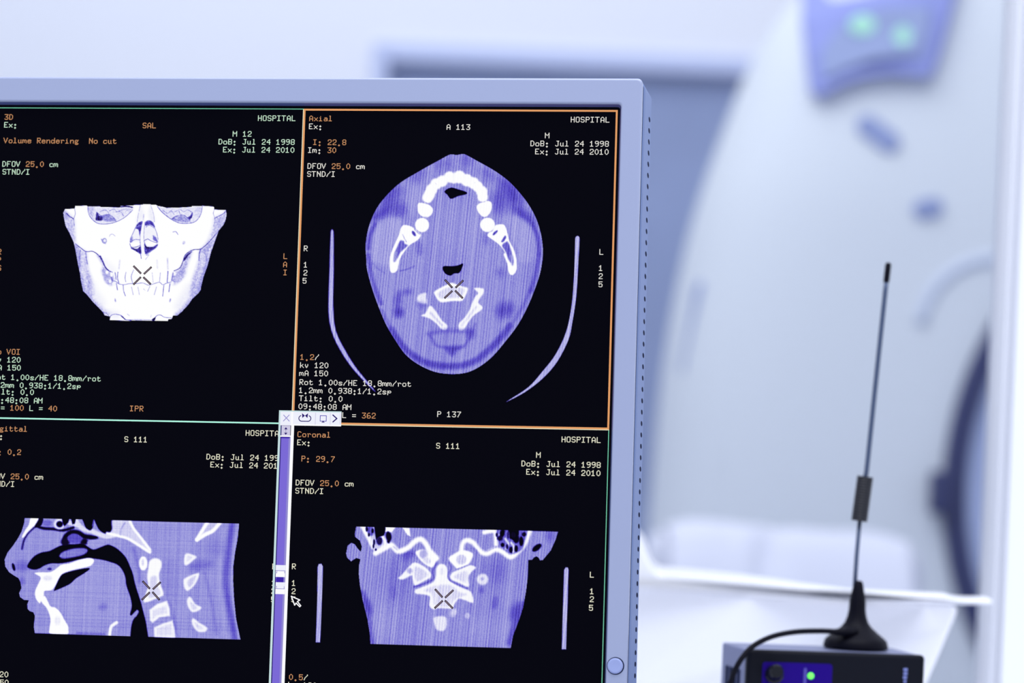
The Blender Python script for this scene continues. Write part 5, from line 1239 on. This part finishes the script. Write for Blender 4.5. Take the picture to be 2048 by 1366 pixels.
for k in range(12):
    z = BH - 0.0072 - 0.0021 * k
    w0 = 0.0861 + rnd.random() * 0.0005
    box(bm, w0, 0.0884 - rnd.random() * 0.0006, -0.0003, 0.0003, z - 0.0014, z)
obj('upright_print', bm, M['pale_print'], bxr)
bm = bmesh.new()
for k in range(4):
    box(bm, -0.0002, 0.001, 0.016 + 0.008 * k, 0.0195 + 0.008 * k, 0.03, BH - 0.012)
obj('side_slots', bm, M['groove'], bxr)

# magnet-foot antenna on the box
sight = at(1711, 1297, 1.0) - EYE
AB = EYE + sight * ((FLc.z - EYE.z) / sight.z)     # where that sight line meets the box's top
if not (FLc.y + 0.012 < AB.y < FLc.y + 0.05):
    AB = at(1711, 1297, FLc.y + 0.03)
    AB.z = FLc.z
YA = AB.y
AB.z += 0.0004
ant = empty('antenna', AB)
tag(ant, 'thin upright whip antenna with black coil and magnet foot', 'antenna')
U = YA / FPX                                     # metres per pixel here
bm = bmesh.new()
lathe(bm, [(64 * U, 0), (65 * U, 3 * U), (62 * U, 15 * U), (57 * U, 20 * U), (44 * U, 30 * U), (31 * U, 41 * U), (24 * U, 50 * U), (19.5 * U, 62 * U), (17 * U, 76 * U), (16.5 * U, 92 * U), (14 * U, 106 * U), (11 * U, 120 * U), (9.5 * U, 129 * U), (7 * U, 133 * U), (4 * U, 134 * U)], 40)
obj('magnet_foot', bm, M['antenna'], ant, True)


def rel(px, py, dy=0.0):
    return at(px, py, YA + dy) - AB


bm = bmesh.new(); tube(bm, [rel(1709.5, 1172), rel(1713.5, 1110), rel(1720, 1036)], 4.3 * U, 12)
obj('lower_rod', bm, M['rod'], ant, True)
bm = bmesh.new()
c0, c1 = rel(1718.5, 1042), rel(1730.5, 953)
ax = (c1 - c0)
pts, rr = [], []
for k in range(33):
    pts.append(c0 + ax * (k / 32))
    rr.append((15.5 if k % 2 else 16.8) * U)
tube(bm, pts, rr, 24)
obj('coil', bm, M['coil'], ant)
bm = bmesh.new(); tube(bm, spline([rel(1731, 962), rel(1731.5, 948), rel(1734, 935), rel(1751, 770), rel(1773, 560)], 6), 4.9 * U, 12)
obj('upper_rod', bm, M['rod'], ant, True)
bm = bmesh.new()
a0, a1 = rel(1772.3, 566), rel(1777, 525)
tube(bm, [a0 + (a1 - a0) * t for t in (0, 0.04, 0.1, 0.5, 0.9, 0.96, 1.0)], [4 * U, 5.6 * U, 6.2 * U, 6.2 * U, 6.2 * U, 5 * U, 2 * U], 16)
obj('rod_tip', bm, M['antenna'], ant, True)
bm = bmesh.new()
cp = [rel(1702, 1266, -0.004), rel(1680, 1264, -0.014), rel(1640, 1262, -0.026), rel(1590, 1264, -0.036), rel(1545, 1273, -0.045), rel(1508, 1291, -0.052), rel(1484, 1316, -0.056), rel(1468, 1345, -0.058), rel(1459, 1375, -0.06), rel(1452, 1420, -0.06)]
end = Vector((cp[-1].x - 0.004, cp[-1].y + 0.004, LZ - AB.z + 0.0022))
cp += [end + Vector((0.001, -0.001, 0.02)), end + Vector((-0.004, 0.006, 0.001)), end + Vector((-0.03, 0.03, 0))]
tube(bm, spline(cp, 8), 5.4 * U, 12)
obj('cable', bm, M['antenna'], ant, True)
bm = bmesh.new(); tube(bm, [rel(1712, 1262, -0.010), rel(1690, 1264, -0.014), rel(1668, 1264, -0.017)], [9 * U, 9 * U, 6 * U], 14)
obj('cable_sleeve', bm, M['antenna'], ant, True)

# ------------------------------------------------------------------ white lidded bin on the ledge, behind the box
TB = at(1600, 1366, 1.98)
bn = empty('storage_bin', (TB.x, 1.98, LZ))
tag(bn, 'white plastic bin with slanting end and raised lid corner, behind the black radio box', 'bin')


def depth_at(px):
    return 2.13 - 0.19 * min(1.0, max(0.0, (px - 1230) / 480.0))


def slab(bm, px_pts, thick, fwd=0.0, taper=False):
    """A solid whose front outline is given along the bin's front, thick metres deep."""
    f_, b_ = [], []
    for x, y in px_pts:
        p = at(x, y, depth_at(x) - fwd) - bn.location
        th = thick * (1 - 0.8 * min(1.0, max(0.0, (x - 1340) / 340.0))) if taper else thick
        f_.append(bm.verts.new(p))
        b_.append(bm.verts.new(p + Vector((0.05 * th, th, 0))))
    n = len(f_)
    for k in range(n):
        j = (k + 1) % n
        bm.faces.new((f_[k], f_[j], b_[j], b_[k]))
    bm.faces.new(f_)
    bm.faces.new(b_[::-1])


bm = bmesh.new()
yb = 1455
slab(bm, [(1150, 1165), (1300, 1175), (1500, 1192), (1700, 1200), (1850, 1205), (1905, 1207), (1917, 1218), (1900, 1258), (1878, 1310), (1850, 1375), (1822, yb + 4), (1500, yb - 6), (1160, yb - 30)], 0.15, 0.0, True)
bevel(obj('bin_body', bm, M['white_plastic'], bn), 0.004, 3)
bm = bmesh.new()
slab(bm, [(1140, 1048), (1200, 1056), (1262, 1064), (1282, 1086), (1294, 1116), (1303, 1138), (1318, 1152), (1400, 1157), (1500, 1163), (1600, 1173), (1700, 1182), (1800, 1187), (1890, 1190), (1912, 1196), (1935, 1198), (1985, 1198), (1985, 1209), (1930, 1209), (1850, 1206), (1700, 1201), (1500, 1192), (1300, 1176), (1140, 1166)], 0.15, 0.0025, True)
bevel(obj('bin_lid', bm, M['white_plastic'], bn), 0.002, 3)

# ------------------------------------------------------------------ the scanner in the next room
GY = 4.8
GC = at(2580, 1000, GY)
gan = empty('scanner_gantry', (GC.x, GY, 0))
tag(gan, 'large white ring shaped scanner with lavender control panel, blurred beyond the window', 'scanner')
left = [(p - GC) for p in (at(x, y, GY + 0.22) for x, y in ((1312, 1090), (1335, 800), (1355, 650), (1385, 500), (1410, 400), (1445, 300), (1484, 200), (1517, 110), (1560, 20)))]
half = [(0.0, -1.0), (0.55, -1.0), (0.86, -0.995), (0.945, -0.9), (0.965, -0.55)] + [(-p.x, p.z) for p in left] + [(0.66, 0.86), (0.54, 0.93), (0.36, 0.985), (0.18, 1.0), (0.0, 1.005)]
outline = [(x, z) for x, z in half] + [(-x, z) for x, z in reversed(half[1:-1])]


def radius(phi):
    """Distance from the bore axis to the shell's outline in a direction."""
    dx, dz = math.cos(phi), math.sin(phi)
    best = 1.0
    n = len(outline)
    for k in range(n):
        (ax_, az_), (bx_, bz_) = outline[k], outline[(k + 1) % n]
        ex_, ez_ = bx_ - ax_, bz_ - az_
        det = -dx * ez_ + dz * ex_
        if abs(det) < 1e-9:
            continue
        t = (-ax_ * ez_ + az_ * ex_) / det
        u_ = (dx * az_ - dz * ax_) / det
        if t > 0 and -1e-6 <= u_ <= 1 + 1e-6:
            best = t
    return best


NP = 160
rad_ = [radius(2 * math.pi * k / NP) for k in range(NP)]
rad_ = [sum(rad_[(k + d) % NP] * w_ for d, w_ in ((-2, 1), (-1, 2), (0, 3), (1, 2), (2, 1))) / 9 for k in range(NP)]


def face_y(x, z):
    """How far the front shell stands back at a place on it (the upper part leans back)."""
    return 0.16 * max(0.0, z - 0.42) ** 1.3 + 0.05 * max(0.0, -x - 0.55) ** 1.5


R0 = 0.50
RINGS = ((0.0, 0.0), (0.2, 0), (0.4, 0), (0.55, 0.0), (0.68, 0.006), (0.78, 0.018), (0.86, 0.038), (0.92, 0.066), (0.965, 0.105), (0.99, 0.15), (1.0, 0.20))


def shell_y(x, z):
    """Depth of the rounded front shell at a place (x, z from the bore axis)."""
    a_ = math.atan2(z, x) % (2 * math.pi)
    r_ = rad_[int(round(a_ / (2 * math.pi) * NP)) % NP]
    f_ = min(1.0, max(0.0, (math.hypot(x, z) - R0) / (r_ - R0)))
    return face_y(x, z) + float(np.interp(f_, [q[0] for q in RINGS], [q[1] for q in RINGS]))


bm = bmesh.new()
loops = []
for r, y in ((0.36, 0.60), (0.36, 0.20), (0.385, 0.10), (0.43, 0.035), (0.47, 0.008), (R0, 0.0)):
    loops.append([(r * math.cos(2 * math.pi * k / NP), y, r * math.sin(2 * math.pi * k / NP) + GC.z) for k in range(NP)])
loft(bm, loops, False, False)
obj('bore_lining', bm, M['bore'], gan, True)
bm = bmesh.new()
loops = loops[-1:]
for fr_, y in RINGS[1:] + ((1.0, 0.50), (0.97, 0.58), (0.9, 0.62)):
    lp = []
    for k in range(NP):
        a_ = 2 * math.pi * k / NP
        r = R0 + (rad_[k] - R0) * fr_
        x, z = r * math.cos(a_), r * math.sin(a_)
        lp.append((x, y + face_y(x, z) * (1 if y < 0.3 else 0.5), max(z, -GC.z + 0.002) + GC.z))
    loops.append(lp)
loft(bm, loops, False, False)
obj('shell', bm, M['gantry'], gan, True)
bm = bmesh.new()
tube(bm, [(0.508 * math.cos(t), -0.004, GC.z + 0.508 * math.sin(t)) for t in (2 * math.pi * k / 120 for k in range(121))], 0.0185, 10, False)
obj('bore_seal', bm, M['rubber'], gan, True)


def gp(px, py, off=0.0):
    """A place on the gantry's front shell, in the gantry's own space."""
    p = at(px, py, GY)
    y = shell_y(p.x - GC.x, p.z - GC.z)
    p = at(px, py, GY + y + off)
    return p - gan.location


def capsule(name, a_, b_, r, m, off=0.0, flat=0.4):
    A, B = gp(*a_, off), gp(*b_, off)
    bm = bmesh.new()
    d = (B - A)
    L_ = d.length
    t = d.normalized()
    nrm = Vector((0, 1, 0))
    s_ = t.cross(nrm).normalized()
    n = 10
    lp = [B + r * (math.cos(q) * s_ + math.sin(q) * t) for q in (math.pi * k / n for k in range(n + 1))]
    lp += [A + r * (math.cos(q) * s_ + math.sin(q) * t) for q in (math.pi + math.pi * k / n for k in range(n + 1))]
    c = (A + B) / 2
    loft(bm, [[p + Vector((0, y, 0)) + (c - p) * k_ for p in lp] for y, k_ in ((0.02, 0), (-0.004, 0), (-0.008, 0.08))])
    return obj(name, bm, m, gan)


capsule('oblong_slot', (1734, 252), (1778, 284), 0.0165, M['slot'], 0)
capsule('small_slot', (1844, 419), (1868, 414), 0.0135, M['slot'], 0)
capsule('edge_mark', (1448, 322), (1496, 312), 0.006, M['slot_pale'], 0.0)
capsule('side_recess', (1404, 575), (1374, 740), 0.010, M['slot'], 0.0)
bm = bmesh.new()
c = gp(1882, 985, -0.02)
box(bm, c.x - 0.016, c.x + 0.016, c.y - 0.02, c.y + 0.03, c.z - 0.032, c.z + 0.032)
bevel(obj('sensor_block', bm, M['rubber'], gan), 0.006)
# raised quarter arc beside the bore
bm = bmesh.new()
arc = [gp(1992 + 150 * math.cos(math.radians(q)), 660 + 142 * math.sin(math.radians(q)), 0.004) for q in range(185, 300, 6)]
tube(bm, arc, 0.011, 8)
obj('raised_arc', bm, M['slot_pale'], gan, True)
# control panel above the bore
outl = [(1606, -60), (1604, 40), (1612, 110), (1620, 180), (1630, 192), (1648, 188), (1690, 165), (1735, 152), (1790, 147), (1835, 151), (1858, 154), (1868, 146), (1886, 90), (1905, 20), (1925, -60)]
bm = bmesh.new()
F_ = [gp(x, y, -0.034) for x, y in outl]
K_ = [gp(x, y, 0.03) for x, y in outl]
cc = sum(F_, Vector()) / len(F_)
loft(bm, [K_, [p + (cc - p) * 0.0 + Vector((0, 0.008, 0)) for p in F_], [p + (cc - p) * 0.05 for p in F_]])
pan = obj('control_panel', bm, M['lavender'], gan)
ins = [(1640, 108), (1672, 60), (1720, 24), (1780, 14), (1860, 12), (1858, 60), (1845, 112), (1800, 112), (1745, 118), (1690, 138), (1648, 158)]
bm = bmesh.new()
loft(bm, [[gp(x, y, o_) for x, y in ins] for o_ in (-0.026, -0.037)])
obj('display_inset', bm, M['inset'], pan)
for (x, y, rx_, rz_) in ((1724, 50, 0.019, 0.014), (1805, 72, 0.012, 0.014)):
    bm = bmesh.new()
    c = gp(x, y, -0.036)
    loft(bm, [[c + Vector((rx_ * math.cos(2 * math.pi * k / 20), y_, rz_ * math.sin(2 * math.pi * k / 20))) for k in range(20)] for y_ in (0, -0.006)])
    obj('status_lamp', bm, M['green_lamp'], pan)

# cloth covered trolley standing before the scanner's left side
TY = 4.15
tl, tr_ = at(1335, 1060, TY), at(1850, 1110, TY)
trl = empty('trolley', ((tl.x + tr_.x) / 2, TY + 0.15, 0))
tag(trl, 'white cloth covered trolley before the left side of the scanner', 'trolley')
hw = (tr_.x - tl.x) / 2 + 0.02
TZ = at(1600, 1090, TY).z
bm = bmesh.new()
N_ = 28
loops = []
for z, g_ in ((TZ - 0.30, 0.0), (TZ - 0.12, 0.0), (TZ - 0.03, -0.002), (TZ - 0.01, -0.008), (TZ, -0.02)):
    loops.append([(x, y, z) for x, y in rrect(-hw - g_, hw + g_, -0.055 - g_, 0.20 + g_, 0.06, 6)])
loft(bm, loops)
bevel(obj('cover', bm, M['cloth'], trl, True), 0.004)
for sx_ in (-1, 1):
    for sy_ in (-1, 1):
        bm = bmesh.new(); tube(bm, [(sx_ * (hw - 0.05), 0.07 + sy_ * 0.09, 0.0), (sx_ * (hw - 0.05), 0.07 + sy_ * 0.09, TZ - 0.28)], 0.014)
        obj('leg', bm, M['white_plastic'], trl, True)
# folded white blanket on it
bl = empty('blanket', (trl.location.x, trl.location.y, TZ))
tag(bl, 'crumpled white blanket lying on the covered trolley', 'blanket')
bm = bmesh.new()
nx_, ny_ = 48, 20
rnd = random.Random(9)
G_ = {}
xl, xr = at(1345, 1060, TY).x - bl.location.x, at(1835, 1060, TY).x - bl.location.x
for i in range(nx_ + 1):
    for j in range(ny_ + 1):
        u_, v_ = i / nx_, j / ny_
        edge = min(1, u_ * 9, (1 - u_) * 7) ** 0.5 * min(1, v_ * 6, (1 - v_) * 6) ** 0.5
        valley = math.exp(-((u_ - 0.36 - 0.16 * v_) / 0.05) ** 2) * 0.6
        h = 0.014 * edge * (1 - 0.55 * valley) * (0.86 + 0.2 * math.sin(5.2 * u_ + 1.0) + 0.06 * math.sin(17 * u_ + 6 * v_))
        y_, z_ = -0.09 + 0.34 * (v_ - 0.3), 0.001 + h
        if v_ < 0.3:                                # hangs over the front edge
            y_, z_ = -0.09 - (0.3 - v_) * 0.42 + 0.03 * valley + 0.008 * math.sin(11 * u_) * (0.3 - v_) / 0.3, 0.001 + h - (0.3 - v_) ** 1.3 * 0.8
        G_[i, j] = bm.verts.new((xl + (xr - xl) * u_, y_, z_))
for i in range(nx_):
    for j in range(ny_):
        bm.faces.new((G_[i, j], G_[i + 1, j], G_[i + 1, j + 1], G_[i, j + 1]))
o = obj('blanket_cloth', bm, M['cloth'], bl, True)
sm = o.modifiers.new('solid', 'SOLIDIFY')
sm.thickness = 0.004
sm.offset = 1.0
